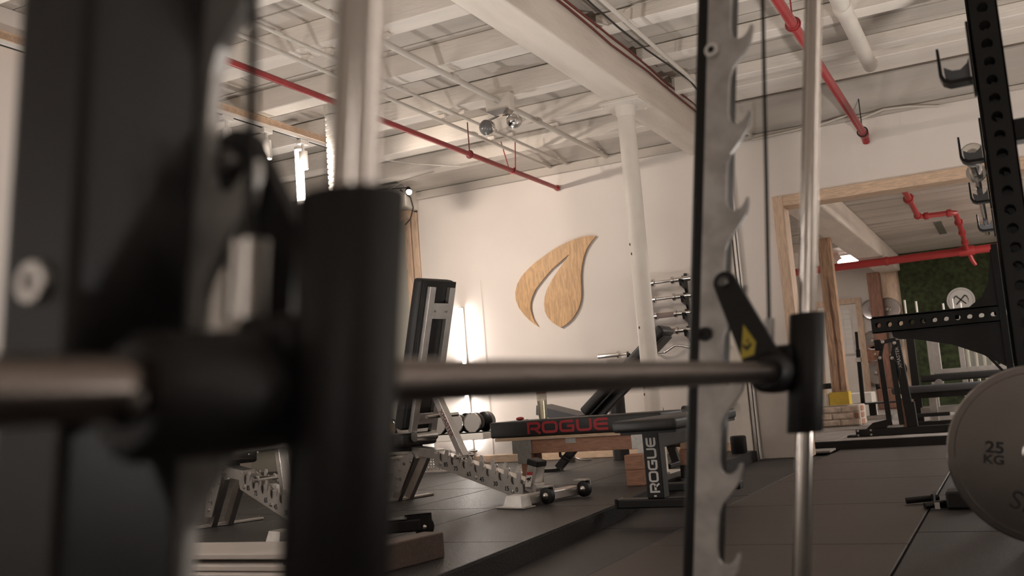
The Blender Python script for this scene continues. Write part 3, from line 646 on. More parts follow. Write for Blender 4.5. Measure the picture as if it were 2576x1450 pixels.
obj('shell', B().lathe(bp, (0,0,1), [(0,0),(0,.026),(.01,.030),(.10,.033),(.17,.036),(.175,.036),(.175,.034),(.17,.0345),(.10,.0315),(.012,.0285),(.004,.025),(.004,0)], 28, False), 'plastic_clear', bt, smooth=40)
obj('water', B().lathe(bp+Vector((0,0,.0045)), (0,0,1), [(0,0),(0,.0245),(.01,.028),(.095,.031),(.12,.032),(.12,0)], 28, False), 'water', bt, smooth=40)
obj('lid', B().lathe(bp+Vector((0,0,.1755)), (0,0,1), [(0,0),(0,.037),(.03,.037),(.035,.02),(.06,.018),(.06,0)], 24, False), 'red_bright', bt, smooth=40)
cp = Mfb @ Vector((.20, .10, .4375))
rc = thing('key_fob', 'small red key fob with a metal ring lying on the wide bench pad', 'key fob', cp)
obj('body', B().sphere(cp+Vector((0,0,.013)), .013, 16, 10, (2.4, 1.3, 1)), 'red_bright', rc, smooth=60)
obj('ring', B().tube([cp+Vector((.045+math.cos(a)*.015, math.sin(a)*.015, .004)) for a in [2*PI*i/14 for i in range(14)]], .0025, 6, True), 'chrome', rc, smooth=60)

# ---- utility bench with white lettering down the post
ub = thing('utility_bench', 'black flat utility bench with white lettering down its front post', 'bench', (-1.625, 4.9, 0))
obj('pad', pad(B(), -1.765, -1.44, 4.545, 5.70, .378, .434, .018), 'vinyl', ub, smooth=50)
obj('pad_board', B().box(-1.73, -1.45, 4.57, 5.68, .366, .379), 'black_plastic', ub)
obj('post', B().box(-1.668, -1.582, 4.70, 4.785, .045, .368, .006), 'black_metal', ub)
obj('spine', B().box(-1.656, -1.594, 4.785, 5.50, .285, .362, .006), 'black_metal', ub)
obj('rear_post', B().box(-1.668, -1.582, 5.45, 5.535, .045, .368, .006), 'black_metal', ub)
obj('front_foot', B().box(-1.835, -1.40, 4.70, 4.785, .0, .046, .008), 'black_metal', ub)
obj('rear_foot', B().box(-1.835, -1.40, 5.45, 5.535, .0, .046, .008), 'black_metal', ub)
for x0 in (-1.84, -1.41): obj('foot_cap', B().box(x0, x0+.015, 4.695, 4.79, 0, .05, .004), 'black_plastic', ub)
rogue(ub, .050, (-1.600, 4.6988, .075), (0,0,1), (-1,0,0), 'white_print', True, .80)
obj('maker_mark', B().box(-1.632, -1.619, 4.6985, 4.6995, .055, .063), 'white_print', ub)

# ---- adjustable bench with degree plate
def adjustable(loc, ang, label, back=True):
    t = thing('adjustable_bench', label, 'bench', loc, math.radians(ang))
    L = False
    # rear foot
    rf = obj('rear_foot', B().box(-.055, .045, -.25, .24, .012, .062, .006), 'alu', t, L)
    obj('foot_block', B().hexa([(-.075,-.33,.008),(.06,-.33,.008),(.06,-.245,.008),(-.075,-.245,.008)], [(-.06,-.315,.066),(.045,-.315,.066),(.045,-.245,.068),(-.06,-.245,.068)]), 'alu', rf, L)
    obj('foot_pad', B().box(-.12, .085, -.34, -.24, 0, .010, .003, seg=1), 'steel', rf, L)
    for v in (-.13, .20):
        wl = obj('wheel', B().lathe((.075, v-.016, .047), (0,1,0), [(0,0),(0,.030),(.004,.045),(.028,.045),(.032,.030),(.032,0)], 24, False), 'black_plastic', t, L, smooth=40)
        obj('wheel_hub', B().lathe((.075, v-.016, .047), (0,-1,0), [(0,.020),(.005,.018),(.012,.008),(.014,0)], 16, False), 'chrome', wl, L, smooth=40)
        obj('wheel_bracket', B().box(.03, .105, v+.020, v+.028, .03, .10).box(.02, .105, v-.024, v+.028, .094, .101), 'alu', t, L)
    post = obj('post', B().bar((-.145, 0, .055), (-.095, 0, .205), .075, .07, (0,1,0), .004), 'steel', t, L)
    obj('post_cap', B().bar((-.097, 0, .200), (-.088, 0, .235), .085, .08, (0,1,0), .006), 'black_plastic', t, L)
    lb = obj('maker_label', B().hexa([(-.162,-.0385,.085),(-.120,-.0385,.085),(-.120,-.0375,.085),(-.162,-.0375,.085)], [(-.137,-.0385,.168),(-.095,-.0385,.168),(-.095,-.0375,.168),(-.137,-.0375,.168)]), 'paper', t, L)
    obj('label_band', B().hexa([(-.143,-.0392,.150),(-.101,-.0392,.150),(-.101,-.0386,.150),(-.143,-.0386,.150)], [(-.137,-.0392,.168),(-.095,-.0392,.168),(-.095,-.0386,.168),(-.137,-.0386,.168)]), 'red_bright', lb, L)
    obj('label_emblem', B().ribbon([(-.145,.125),(-.132,.132),(-.122,.128),(-.112,.138)], .009, lambda a, c, q: Vector((a, q, c)), -.0392, -.0386).ribbon([(-.137,.112),(-.128,.130),(-.118,.118)], .006, lambda a, c, q: Vector((a, q, c)), -.0392, -.0386), 'black_print', lb, L)
    # main beam
    obj('main_beam', B().bar((-.08, 0, .075), (-.90, 0, .285), .075, .05, (0,1,0), .004).bar((-.87, 0, .285), (-1.13, 0, .315), .075, .06, (0,1,0), .004), 'alu', t, L)
    # toothed plates
    A0, A1 = Vector((-.185, .095)), Vector((-.855, .262)); teeth = []
    n = 7; d = (A1-A0)/n; nv = Vector((-d.y, d.x)).normalized()*-1
    if nv.y < 0: nv = -nv
    for i in range(n):
        o = A0+d*i
        for q, h in ((.02, .008), (.04, .040), (.10, .052), (.26, .052), (.34, .040), (.36, .012), (.48, -.006), (.66, -.006), (.76, .004), (.80, .030), (.86, .036), (.97, .020)):
            P_ = o+d*q+nv*h*1.4; teeth.append((P_.x, P_.y))
    prof = [(-.875, .222), (-.868, .214), (-.225, .026), (-.205, .026), (-.168, .05), (-.172, .10)] + teeth + [(-.872, .30), (-.880, .25)]
    for v, nm in ((-.052, 1), (.046, 0)):
        dp = obj('degree_plate', B().prism(prof, lambda a, c, q: Vector((a, q, c)), v, v+.006), 'alu', t, L)
        for bx, bz in ((-.823, .228), (-.531, .142), (-.245, .062)): obj('bolt', B().lathe((bx, v, bz), (0,-1,0), [(0,.012),(.006,.010),(.008,0)], 12, False), 'steel', dp, L, smooth=40)
        if nm:
            for s_, px_, pz_ in (('85', -.776, .222), ('75', -.692, .196), ('65', -.585, .162), ('45', -.482, .130), ('30', -.376, .104), ('15', -.290, .076), ('0', -.213, .070)):
                text('degree_number', s_, .036, (Vector((px_, v-.0004, pz_)), (1,0,0), (0,0,1), 'local'), 'black_print', dp, bold=.0008)
    # front legs
    for v in (-.05, .05):
        obj('front_leg', B().bar((-1.045, v, .285), (-1.245, v, .014), .035, .06, (0,1,0), .003), 'steel', t, L)
    fp = obj('front_plate', B().prism([(-1.02,.29),(-1.12,.29),(-1.22,.20),(-1.26,.06),(-1.17,.06),(-1.05,.24)], lambda a, c, q: Vector((a, q, c)), -.085, -.079), 'alu', t, L)
    for bx, bz in ((-1.05, .25), (-1.16, .20), (-1.20, .10), (-1.19, .15)): obj('bolt', B().lathe((bx, -.085, bz), (0,-1,0), [(0,.010),(.005,.008),(.007,0)], 10, False), 'steel', fp, L, smooth=40)
    text('degree_number', '15', .026, (Vector((-1.165, -.0855, .14)), (1,0,0), (0,0,1), 'local'), 'black_print', fp)
    text('degree_number', '30', .026, (Vector((-1.12, -.0855, .235)), (1,0,0), (0,0,1), 'local'), 'black_print', fp)
    obj('front_foot', B().box(-1.285, -1.225, -.26, .26, 0, .016, .004, seg=1), 'steel', t, L)
    # seat
    obj('seat_pad', pad(B(), -1.56, -1.04, -.15, .15, .345, .425, .02), 'vinyl', t, L, smooth=50)
    obj('seat_bracket', B().box(-1.40, -1.09, -.06, .06, .312, .346), 'black_metal', t, L)
    # back rest: local axis along d2
    p0 = Vector((-1.045, 0, .44)); d2 = Vector((.285, 0, .955)).normalized() if back else Vector((.99, 0, .05)).normalized()
    nr = Vector((d2.z, 0, -d2.x))
    Mb = Matrix((nr, Vector((0,1,0)), d2)).transposed().to_4x4(); Mb.translation = p0
    obj('back_pad', B().box(-.085, -.005, -.15, .15, 0, .96, .022, Mb, 3), 'vinyl', t, L, smooth=50)
    obj('back_board', B().box(-.005, .012, -.14, .14, .02, .955, .004, Mb), 'black_plastic', t, L)
    for v in (-.085, .085): obj('back_rail', B().box(.012, .045, v-.024, v+.024, .0, .92, .003, Mb), 'alu', t, L)
    for z0_, z1_ in ((.72, .82), (.36, .42), (.05, .12)):
        cpl = obj('cross_plate', B().box(.030, .046, -.061, .061, z0_, z1_, .002, Mb), 'alu', t, L)
        for v in (-.05, .05): obj('bolt', B().cyl(Mb @ Vector((.046, v, (z0_+z1_)/2)), Mb @ Vector((.052, v, (z0_+z1_)/2)), .007, n=8), 'steel', cpl, L)
    obj('hinge', B().cyl((-1.0, -.09, .40), (-1.0, .09, .40), .03, n=18), 'steel', t, L, smooth=40)
    st = obj('support_strut', B().bar((-.875, 0, .66) if back else (-.5, 0, .45), (-.665, 0, .262) if back else (-.45, 0, .16), .05, .045, (0,1,0), .003), 'alu', t, L)
    if back:
        dv = Vector((.21, 0, -.398)).normalized(); nx = Vector((-dv.z, 0, dv.x))
        text('brand_text', 'XMASTER', .046, (Vector((-.775, -.0256, .470)), dv, -nx if (dv.cross(nx)).y > 0 else nx, 'local'), 'red_dark', st, sx=.95)
    obj('strut_pin', B().cyl((-.668, -.075, .268), (-.668, .075, .268), .014, n=14), 'steel', t, L, smooth=40)
    obj('handle', B().cyl((-.855, -.11, .52), (-.855, .16, .52), .013, n=14), 'steel', t, L, smooth=40)
    return t
ab = adjustable((-2.385, 5.145, 0), -15, 'adjustable bench with raised backrest and numbered degree plate')
adjustable((-2.97, 3.93, 0), -22, 'second adjustable bench with numbered plate, mostly hidden behind the smith machine', back=False)

# ---- wheeled black bench end in front
wb_ = thing('wheeled_bench', 'black bench foot with transport wheel beside the timber beam', 'bench', (-2.55, 3.8, 0), math.radians(33))
obj('foot', B().box(-.42, .12, -.045, .045, .03, .085, .008), 'black_metal', wb_, False)
obj('foot_cover', B().box(-.40, .06, -.05, .05, .085, .092, .003, seg=1), 'vinyl_grey', wb_, False)
obj('bolt', B().cyl((-.10, -.045, .055), (-.10, -.052, .055), .011, n=12), 'alu', wb_, False, smooth=40)
w_ = obj('wheel', B().lathe((.135, -.02, .045), (0,1,0), [(0,0),(0,.03),(.004,.045),(.036,.045),(.04,.03),(.04,0)], 24, False), 'black_plastic', wb_, False, smooth=40)
obj('wheel_hub', B().lathe((.135, -.02, .045), (0,-1,0), [(0,.018),(.006,.014),(.014,.006),(.015,0)], 14, False), 'chrome', w_, False, smooth=40)
obj('wheel_bracket', B().box(.06, .17, -.03, -.022, .03, .105).box(.05, .17, -.03, .03, .097, .105), 'black_metal', wb_, False)
obj('spine', B().box(-.42, -.34, -.02, .10, .05, .11, .006), 'black_metal', wb_, False)

# ---- timber beam and stacked boards in the near left
single('timber_beam', B().box(-.62, .0, -.05, .05, 0, .095, .004, seg=1, M=Matrix.Translation((-2.06, 3.34, 0)) @ Matrix.Rotation(math.radians(80), 4, 'Z')), 'pine_dark',
       'dark timber beam lying on the mats in front of the black wheeled foot', 'beam', (-2.1, 3.05, 0))
for i, (z, dx, lab) in enumerate(((0, 0, 'bottom'), (.024, .02, 'middle'), (.060, -.02, 'top'))):
    single('board', B().box(-3.5+dx, -2.28+dx, 2.86+.04*i, 3.22+.01*i, z, z+.020, .003, seg=1), 'pier_grey', 'grey flat board on the mats at lower left, %s of the stack' % lab, 'board', (-2.9, 3.0, z), 'stacked grey boards')
for x, y_, lab in ((-3.4, 3.0, 'left'), (-2.45, 3.0, 'right')):
    single('spacer_block', B().box(x, x+.12, y_-.08, y_+.1, .0442, .0598), 'black_plastic', 'dark spacer block between the stacked grey boards, %s end' % lab, 'block', (x, y_, .0442), 'spacers between the boards')

# ---- black incline bench by the back wall
ib = thing('incline_bench', 'black incline bench standing behind the lettered trestle bench', 'bench', (-3.0, 7.35, 0))
d2 = Vector((.765, 0, .645)).normalized(); nr = Vector((-d2.z, 0, d2.x)); Mb = Matrix((nr, Vector((0,-1,0)), d2)).transposed().to_4x4(); Mb.translation = Vector((-2.99, 7.35, .43))
obj('back_pad', B().box(.0, .075, -.14, .14, -.02, .90, .02, Mb, 3), 'vinyl', ib, smooth=50)
obj('back_board', B().box(-.02, .0, -.10, .10, .0, .86, .003, Mb), 'black_metal', ib)
obj('back_tube', B().box(-.075, -.02, -.03, .03, -.05, .62, .004, Mb), 'black_metal', ib)
obj('seat_pad', B().hexa([(-3.42,7.2,.455),(-3.08,7.2,.36),(-3.08,7.5,.36),(-3.42,7.5,.455)], [(-3.41,7.2,.53),(-3.06,7.2,.425),(-3.06,7.5,.425),(-3.41,7.5,.53)]), 'vinyl_grey', ib)
obj('front_leg', B().bar((-2.98, 7.35, .36), (-3.33, 7.35, .02), .06, .06, (0,1,0), .004), 'black_metal', ib)
obj('front_foot', B().cyl((-3.36, 7.30, .0), (-3.36, 7.30, .025), .085, n=24), 'black_metal', ib, smooth=40)
obj('main_beam', B().bar((-3.10, 7.35, .26), (-2.20, 7.35, .16), .06, .07, (0,1,0), .004), 'black_metal', ib)
obj('rear_leg', B().bar((-2.52, 7.35, .70), (-2.35, 7.35, .02), .05, .06, (0,1,0), .004), 'black_metal', ib)
obj('rear_foot', B().box(-2.42, -2.30, 7.05, 7.65, 0, .035, .006), 'black_metal', ib)
obj('handle', B().tube([(-3.22, 7.30, .23), (-3.27, 7.27, .19), (-3.27, 7.27, .12), (-3.20, 7.28, .08)], .013, 8), 'black_metal', ib, smooth=60)
obj('thigh_pad', B().lathe((-2.0, 7.45, .385), (-1, .1, 0), [(0,0),(.01,.04),(.30,.055),(.32,0)], 18, False), 'vinyl', ib, smooth=50)

# ---- things along the back wall
single('foam_roller', B().lathe((-3.13, 8.25, 0), (0,0,1), [(0,.02),(0,.068),(.004,.072),(.596,.072),(.6,.068),(.6,.02)], 32, False), 'vinyl', 'black cylinder standing upright against the white back wall', 'roller', (-3.13, 8.25, 0), smooth=40)
kt = thing('metal_canister', 'small steel canister with black cap at the foot of the back wall', 'canister', (-3.62, 8.25, 0))
obj('body', B().lathe((-3.62, 8.25, 0), (0,0,1), [(0,0),(0,.046),(.005,.05),(.065,.05),(.072,.04),(.072,0)], 24, False), 'chrome', kt, smooth=40)
obj('cap', B().cyl((-3.62, 8.25, .072), (-3.62, 8.25, .105), .036, n=20), 'black_plastic', kt, smooth=40)
obj('hose', B().tube([(-3.57, 8.25, .04), (-3.50, 8.22, .02), (-3.46, 8.26, .012), (-3.44, 8.3, .012)], .008, 8), 'steel', kt, smooth=60)
for i, (x, y_, z, sx_, sy_, h_, mm, lab) in enumerate((
        (-2.205, 5.86, 0, .115, .13, .095, 'pine_pink', 'lower orange timber block under the right end of the trestle bench'),
        (-2.208, 5.862, .096, .115, .13, .092, 'pine_pink', 'upper orange timber block under the right end of the trestle bench'),
        (-1.98, 6.25, .0, .20, .30, .08, 'black_plastic', 'black rubber block beneath the pale crate behind the utility bench'),
        (-1.975, 6.25, .081, .19, .30, .10, 'pine_pink', 'orange timber block on the black rubber block'),
        (-1.97, 6.26, .182, .20, .30, .13, 'pine', 'pale timber block, topmost of the stack behind the utility bench'))):
    single('wood_block', B().box(x, x+sx_, y_, y_+sy_, z, z+h_, .004, seg=1), mm, lab, 'block', (x+sx_/2, y_+sy_/2, z))

# ---- wall rack with short bars
rk = thing('bar_rack', 'black wall rack holding short chrome bars right of the column', 'rack', (-2.54, 8.68, 1.0))
for x in (-2.53, -2.93):
    obj('rack_spine', B().box(x-.012, x+.012, 8.672, 8.699, .98, 1.60, .002, seg=1), 'black_metal', rk)
    for z in (1.535, 1.385, 1.235, 1.085): obj('rack_hook', B().prism([(8.672, z+.035), (8.672, z-.11), (8.655, z-.08), (8.52, z-.055), (8.50, z+.0), (8.506, z+.002), (8.53, z-.03), (8.575, z-.028), (8.60, z+.035)], lambda a, c, q: Vector((q, a, c)), x-.012, x+.012), 'black_metal', rk)
ordn = ('topmost', 'second', 'third', 'lowest')
for i, z in enumerate((1.535, 1.385, 1.235, 1.085)):
    hb = thing('short_bar', 'short chrome loading bar on the wall rack, %s of four' % ordn[i], 'bar', (-2.70, 8.552, z-.02), 0, 'short bars on the wall rack')
    xr, xl = -2.44, -2.96; fat = .024 if i >= 2 else .014
    obj('sleeve', B().cyl((xr, 8.552, z), (xr-.16, 8.552, z), .0235, n=18), 'chrome', hb, smooth=40)
    obj('sleeve', B().cyl((xl, 8.552, z), (xl+.16, 8.552, z), .0235, n=18), 'chrome', hb, smooth=40)
    obj('collar', B().cyl((xr-.16, 8.552, z), (xr-.18, 8.552, z), .036, n=20), 'chrome', hb, smooth=40)
    obj('collar', B().cyl((xl+.16, 8.552, z), (xl+.18, 8.552, z), .036, n=20), 'chrome', hb, smooth=40)
    obj('grip', B().cyl((xr-.18, 8.552, z), (xl+.18, 8.552, z), fat, n=18), 'knurl' if i >= 2 else 'chrome', hb, smooth=40)
cb = thing('curl_bar', 'chrome zigzag curl bar hanging low on the back wall', 'curl bar', (-2.85, 8.60, .88))
zc = .925
obj('shaft', B().tube([(-3.20, 8.60, zc), (-3.05, 8.60, zc), (-2.98, 8.60, zc+.03), (-2.92, 8.60, zc+.03), (-2.86, 8.60, zc-.012), (-2.76, 8.60, zc-.018), (-2.66, 8.60, zc+.035), (-2.60, 8.60, zc+.025), (-2.52, 8.60, zc), (-2.42, 8.60, zc)], .0125, 12), 'chrome', cb, smooth=50)
for x0, x1 in ((-3.40, -3.21), (-2.22, -2.41)):
    obj('sleeve', B().cyl((x0, 8.60, zc), (x1, 8.60, zc), .0235, n=18), 'chrome', cb, smooth=40)
    obj('collar', B().cyl((x1, 8.60, zc), (x1+(.02 if x1 < -3 else -.02), 8.60, zc), .036, n=20), 'chrome', cb, smooth=40)
for x in (-3.10, -2.47): obj('wall_hook', B().box(x-.008, x+.008, 8.56, 8.699, zc-.03, zc-.0135).box(x-.008, x+.008, 8.56, 8.572, zc-.03, zc+.02), 'black_metal', cb)

# ---- dumbbell rack and dumbbells
dr = thing('dumbbell_rack', 'low white dumbbell rack in the rear left corner', 'rack', (-5.15, 8.3, 0))
obj('shelf', B().box(-5.95, -4.40, 8.10, 8.50, .255, .315, .006), 'white_gloss', dr)
obj('shelf_mat', B().box(-5.93, -4.415, 8.12, 8.48, .315, .322), 'black_plastic', dr)
obj('upper_shelf', B().box(-5.95, -5.34, 8.16, 8.52, .640, .690, .006), 'white_gloss', dr)
for x in (-5.90, -5.20): obj('side_panel', B().box(x, x+.03, 8.12, 8.50, 0, .255), 'white_gloss', dr)
for x in (-5.90, -5.40): obj('post', B().box(x, x+.04, 8.46, 8.50, .315, .64), 'white_gloss', dr)
b = B()                                     # perforated lower tread: grid of bars
for i in range(34): b.box(-5.55+i*.028, -5.55+i*.028+.015, 7.86, 7.868, .002, .135)
for j_ in range(6): b.box(-5.55, -4.60, 7.862, 7.866, .002+j_*.024, .002+j_*.024+.012)
obj('perforated_front', b, 'alu', dr); obj('lower_board', B().box(-5.57, -4.58, 7.84, 8.30, .135, .150).box(-5.57, -4.58, 7.80, 7.86, 0, .010), 'floor_grey', dr)
def dumbbell(x, y_, z, r, label, parent_mat='disc_steel'):
    t = thing('dumbbell', label, 'dumbbell', (x, y_, z-r), 0, 'steel dumbbells on the low white rack')
    for s_ in (-1, 1):
        hd = obj('head', B().lathe((x, y_+s_*.07, z), (0, s_, 0), [(0,.0),(0,r*.86),(.008,r),(.072,r),(.08,r*.93),(.08,r*.88),(.076,r*.86),(.076,0)], 32, False), 'black_gloss', t, smooth=40)
        obj('rim', B().lathe((x, y_+s_*.145, z), (0, s_, 0), [(0,r*1.005),(.007,r*.98),(.009,r*.92),(.005,r*.88)], 32, False), 'chrome', hd, smooth=40)
        obj('cap', B().lathe((x, y_+s_*.1465, z), (0, s_, 0), [(0,r*.90),(.004,r*.88),(.004,0)], 32, False), 'cap_grey', hd, smooth=40)
    obj('grip', B().cyl((x, y_-.07, z), (x, y_+.07, z), .017, n=16), 'chrome', t, smooth=40)
for i, (x, lab) in enumerate(((-4.52, 'rightmost, nearest the wall lamp'), (-4.707, 'second from the right'), (-4.894, 'third from the right, behind the strut'), (-5.081, 'fourth from the right'), (-5.268, 'fifth from the right, half behind the seat'), (-5.455, 'leftmost of the row'))):
    dumbbell(x, 8.28, .322+.092, .092, 'steel-faced dumbbell on the low white rack, '+lab)
yw = thing('grip_trainer', 'yellow plastic grip block standing before the left dumbbells', 'grip block', (-5.36, 7.95, .15))
obj('body', B().box(-5.44, -5.32, 7.92, 8.02, .385, .47, .02).box(-5.41, -5.35, 7.94, 8.0, .155, .39, .01), 'yellow', yw, smooth=40)
obj('base', B().box(-5.45, -5.31, 7.91, 8.03, .150, .165, .004), 'black_plastic', yw)
sp = single('storage_tin', B().lathe((-2.12, 8.35, 0), (0,0,1), [(0,0),(0,.062),(.006,.066),(.135,.066),(.145,.055),(.145,0)], 24, False), 'black_plastic', 'black tub with printed label beside the white wall corner', 'tub', (-2.12, 8.35, 0), smooth=40)
single('rubber_bumper', B().lathe((-2.30, 8.699, .47), (0,-1,0), [(0,.02),(.10,.02),(.11,.045),(.16,.045),(.17,.03),(.17,0)], 20, False), 'black_plastic', 'black rubber bumper sticking out of the wall behind the notched upright', 'bumper', (-2.30, 8.60, .45), smooth=40)

# ================================================================== THE FURTHER ROOM
# ---- timber posts on brick / stone bases
t = thing('timber_post', 'split brown timber post on a yellow block and brick footing', 'post', (-1.82, 12.1, 0))
obj('shaft', B().hexa([(-1.905,12.02,.395),(-1.735,12.02,.395),(-1.735,12.19,.395),(-1.905,12.19,.395)], [(-1.875,12.03,2.20),(-1.735,12.03,2.20),(-1.735,12.18,2.20),(-1.875,12.18,2.20)]), 'timber', t)
obj('crack', B().prism([(-1.812,.42),(-1.797,.9),(-1.802,1.4),(-1.798,1.75),(-1.790,1.4),(-1.783,.9),(-1.795,.42)], lambda a, c, q: Vector((a, q, c)), 12.0165, 12.024), 'timber_red', t)
obj('yellow_block', B().box(-1.94, -1.72, 12.0, 12.22, .245, .395, .006), 'yellow', t)
obj('side_block', B().box(-2.16, -1.945, 12.02, 12.2, .245, .38, .006), 'white_paint', t)
ft = obj('brick_footing', B().box(-2.27, -1.615, 11.97, 12.50, 0, .235, .02), 'mortar', t)
for row in range(3):
    x = -2.26+(.11 if row % 2 else 0); z = .012+row*.076
    while x < -1.66:
        x1 = min(x+random.uniform(.19, .23), -1.625)
        obj('brick', B().box(x, x1, 11.955, 12.02, z, z+.062, .008, seg=1), random.choice(('brick_pale', 'brick_pale', 'brick')), ft); x = x1+.016
    obj('brick', B().box(-1.65, -1.605, 12.05, 12.26, z, z+.062, .008, seg=1), 'brick', ft)
t = thing('timber_post', 'darker reddish timber post standing in front of the wall plates', 'post', (-1.84, 17.0, 0))
obj('shaft', B().box(-1.935, -1.745, 16.92, 17.10, .33, 2.20, .01, seg=1), 'timber_red', t)
obj('footing', B().box(-1.99, -1.69, 16.86, 17.16, 0, .33, .03), 'timber_red', t)

# ---- door
d = struct(obj('door_1', B().box(-2.86, -2.235, 17.555, 17.595, .0, 1.775), 'white_paint'))
obj('door_frame', B().box(-2.235, -2.14, 17.53, 17.599, 0, 1.865).box(-2.96, -2.235, 17.53, 17.599, 1.78, 1.865).box(-2.96, -2.865, 17.53, 17.599, 0, 1.78), 'pine_v', d)
obj('window_rim', B().box(-2.335, -2.315, 17.54, 17.556, .92, 1.72).box(-2.70, -2.335, 17.54, 17.556, 1.70, 1.72).box(-2.70, -2.335, 17.54, 17.556, .92, .94), 'alu', d)
for r_ in range(9):
    for c_ in range(3): obj('pane', B().box(-2.70+c_*.121, -2.70+c_*.121+.116, 17.546, 17.553, .945+r_*.084, .945+r_*.084+.079), 'paper', d)
# ---- steel discs on the far wall
for i, (x, z, r_, mm, lab) in enumerate(((-1.99, 1.65, .165, 'disc_steel', 'upper steel disc on the white wall left of the reddish post'), (-1.70, 1.60, .19, 'disc_steel', 'upper steel disc on the panelling right of the reddish post'),
        (-2.03, 1.13, .16, 'disc_steel', 'middle steel disc left of the reddish post'), (-2.01, .90, .16, 'brick', 'reddish disc left of the reddish post'), (-2.03, .60, .20, 'disc_steel', 'lower steel disc left of the reddish post'), (-1.70, 1.08, .18, 'disc_steel', 'middle steel disc right of the reddish post'), (-1.69, .62, .17, 'black_metal', 'black-rimmed disc right of the reddish post'))):
    yw_ = 17.25 if x > -1.75 else 17.6
    t = thing('wall_plate', lab, 'weight plate', (x, yw_, z-r_), 0, 'weight plates on the far wall')
    obj('disc', B().lathe((x, yw_-.03, z), (0,-1,0), [(0,0),(0,r_*.97),(.006,r_),(.03,r_),(.034,r_*.96),(.030,r_*.85),(.030,r_*.25),(.036,r_*.2),(.036,0)], 40, False), mm, t, smooth=30)
    obj('peg', B().cyl((x, yw_-.001, z), (x, yw_-.12, z), .02, n=14), 'chrome', t, smooth=40)
single('wall_bracket', B().box(-2.07, -1.96, 17.54, 17.598, .30, .36).box(-2.07, -2.04, 17.54, 17.598, .36, .45), 'black_metal', 'small black bracket low on the white wall by the reddish post', 'bracket', (-2.02, 17.58, .3))

# ---- round sign on the green wall
SC = Vector((-.606, 17.19, 1.616)); R_ = .205
t = thing('round_sign', 'round white sign with crossed axes on the mossy green wall', 'sign', (SC.x, SC.y, SC.z-R_))
obj('disc', B().lathe(SC, (0,-1,0), [(0,0),(0,R_),(.012,R_),(.012,0)], 48, False), 'white_print', t, smooth=30)
f = lambda a, c, q: Vector((SC.x+a, SC.y-.012-q, SC.z+c))
obj('ring', B().ribbon([(R_*.86*math.cos(2*PI*i/48), R_*.86*math.sin(2*PI*i/48)) for i in range(48)], .004, f, .0002, .0012, True), 'black_print', t)
for s_ in (-1, 1):
    ax = B().ribbon([(-s_*.072, -.060), (s_*.066, .078)], .020, f, .0002, .0014)
    ax.prism([(s_*.045,.082),(s_*.078,.082),(s_*.098,.060),(s_*.112,.020),(s_*.110,-.02),(s_*.100,-.05),(s_*.103,-.015),(s_*.100,.02),(s_*.082,.052),(s_*.062,.070),(s_*.050,.070)], f, .0002, .0014)
    obj('axe', ax, 'black_print', t)
# ---- red pipes
p = pipe('fire_main', [(-3.0, 14.75, 2.125), (.9, 14.75, 2.125)], .055, 'red_bright', 'thick red fire main crossing in front of the green wall', 'pipe', collars=[((-.37, 14.75, 2.125), (1,0,0), .20, .064), ((-1.40, 14.75, 2.125), (1,0,0), .05, .06)], n=18)
obj('drop_nipple', B().tube([(-.34, 14.75, 2.08), (-.32, 14.76, 2.0), (-.28, 14.77, 1.92)], [.03, .03, .022], 10), 'red_bright', p, smooth=40)
p = pipe('branch_pipe', [(-.745, 8.9, 2.33), (-.745, 10.7, 2.33), (-.765, 12.25, 2.33), (-.72, 12.32, 2.33), (-.42, 12.36, 2.33), (-.376, 12.42, 2.33), (-.366, 13.6, 2.26), (-.368, 14.70, 2.15)], .03, 'red_bright', 'stepped red branch pipe joining the fire main', 'pipe',
     collars=[((-.765, 12.22, 2.33), (0,1,0), .07, .040), ((-.68, 12.325, 2.33), (1,.1,0), .05, .040), ((-.44, 12.355, 2.33), (1,.1,0), .05, .040), ((-.37, 13.0, 2.295), (0,1,-.05), .03, .046), ((-.367, 13.7, 2.252), (0,1,-.1), .06, .042), ((-.367, 14.3, 2.195), (0,1,-.1), .1, .042), ((-.745, 10.9, 2.33), (0,1,0), .05, .045)], n=14)
ring_hanger(p, -.747, 10.9, 2.33, .05, 'red_paint', 2.47)
t = thing('ceiling_panel', 'glowing ceiling light panel beyond the first timber post', 'ceiling lamp', (-2.0, 15.6, 2.3))
obj('frame', B().box(-2.16, -1.90, 15.1, 16.1, 2.318, 2.339), 'white_gloss', t); obj('diffuser', B().box(-2.14, -1.92, 15.12, 16.08, 2.31, 2.318), 'led_dim', t)
for yy, lab in ((10.5, 'nearer'), (13.5, 'further')):
    t = thing('ceiling_panel', 'ceiling light panel over the machines of the further room, %s one' % lab, 'ceiling lamp', (1.6, yy, 2.4))
    obj('frame', B().box(1.0, 2.2, yy-.15, yy+.15, 2.44, 2.465), 'white_gloss', t); obj('diffuser', B().box(1.02, 2.18, yy-.13, yy+.13, 2.432, 2.44), 'led_far', t)
t = thing('ceiling_spot', 'white spotlight aimed down beside the red fire main', 'spotlight', (-2.08, 14.9, 2.2))
obj('bracket', B().box(-2.12, -2.05, 14.88, 14.95, 2.30, 2.468), 'white_gloss', t)
obj('head', B().lathe((-2.10, 14.9, 2.33), (.5,-.3,-.8), [(0,0),(0,.04),(.14,.05),(.14,.042)], 18, False), 'white_gloss', t, smooth=40)
obj('bulb', B().lathe((-2.10, 14.9, 2.33)+(0,) if False else Vector((-2.10, 14.9, 2.33))+Vector((.5,-.3,-.8)).normalized()*.12, (.5,-.3,-.8), [(0,.044),(.02,.03),(.03,0)], 16, False), 'bulb', t, smooth=40)
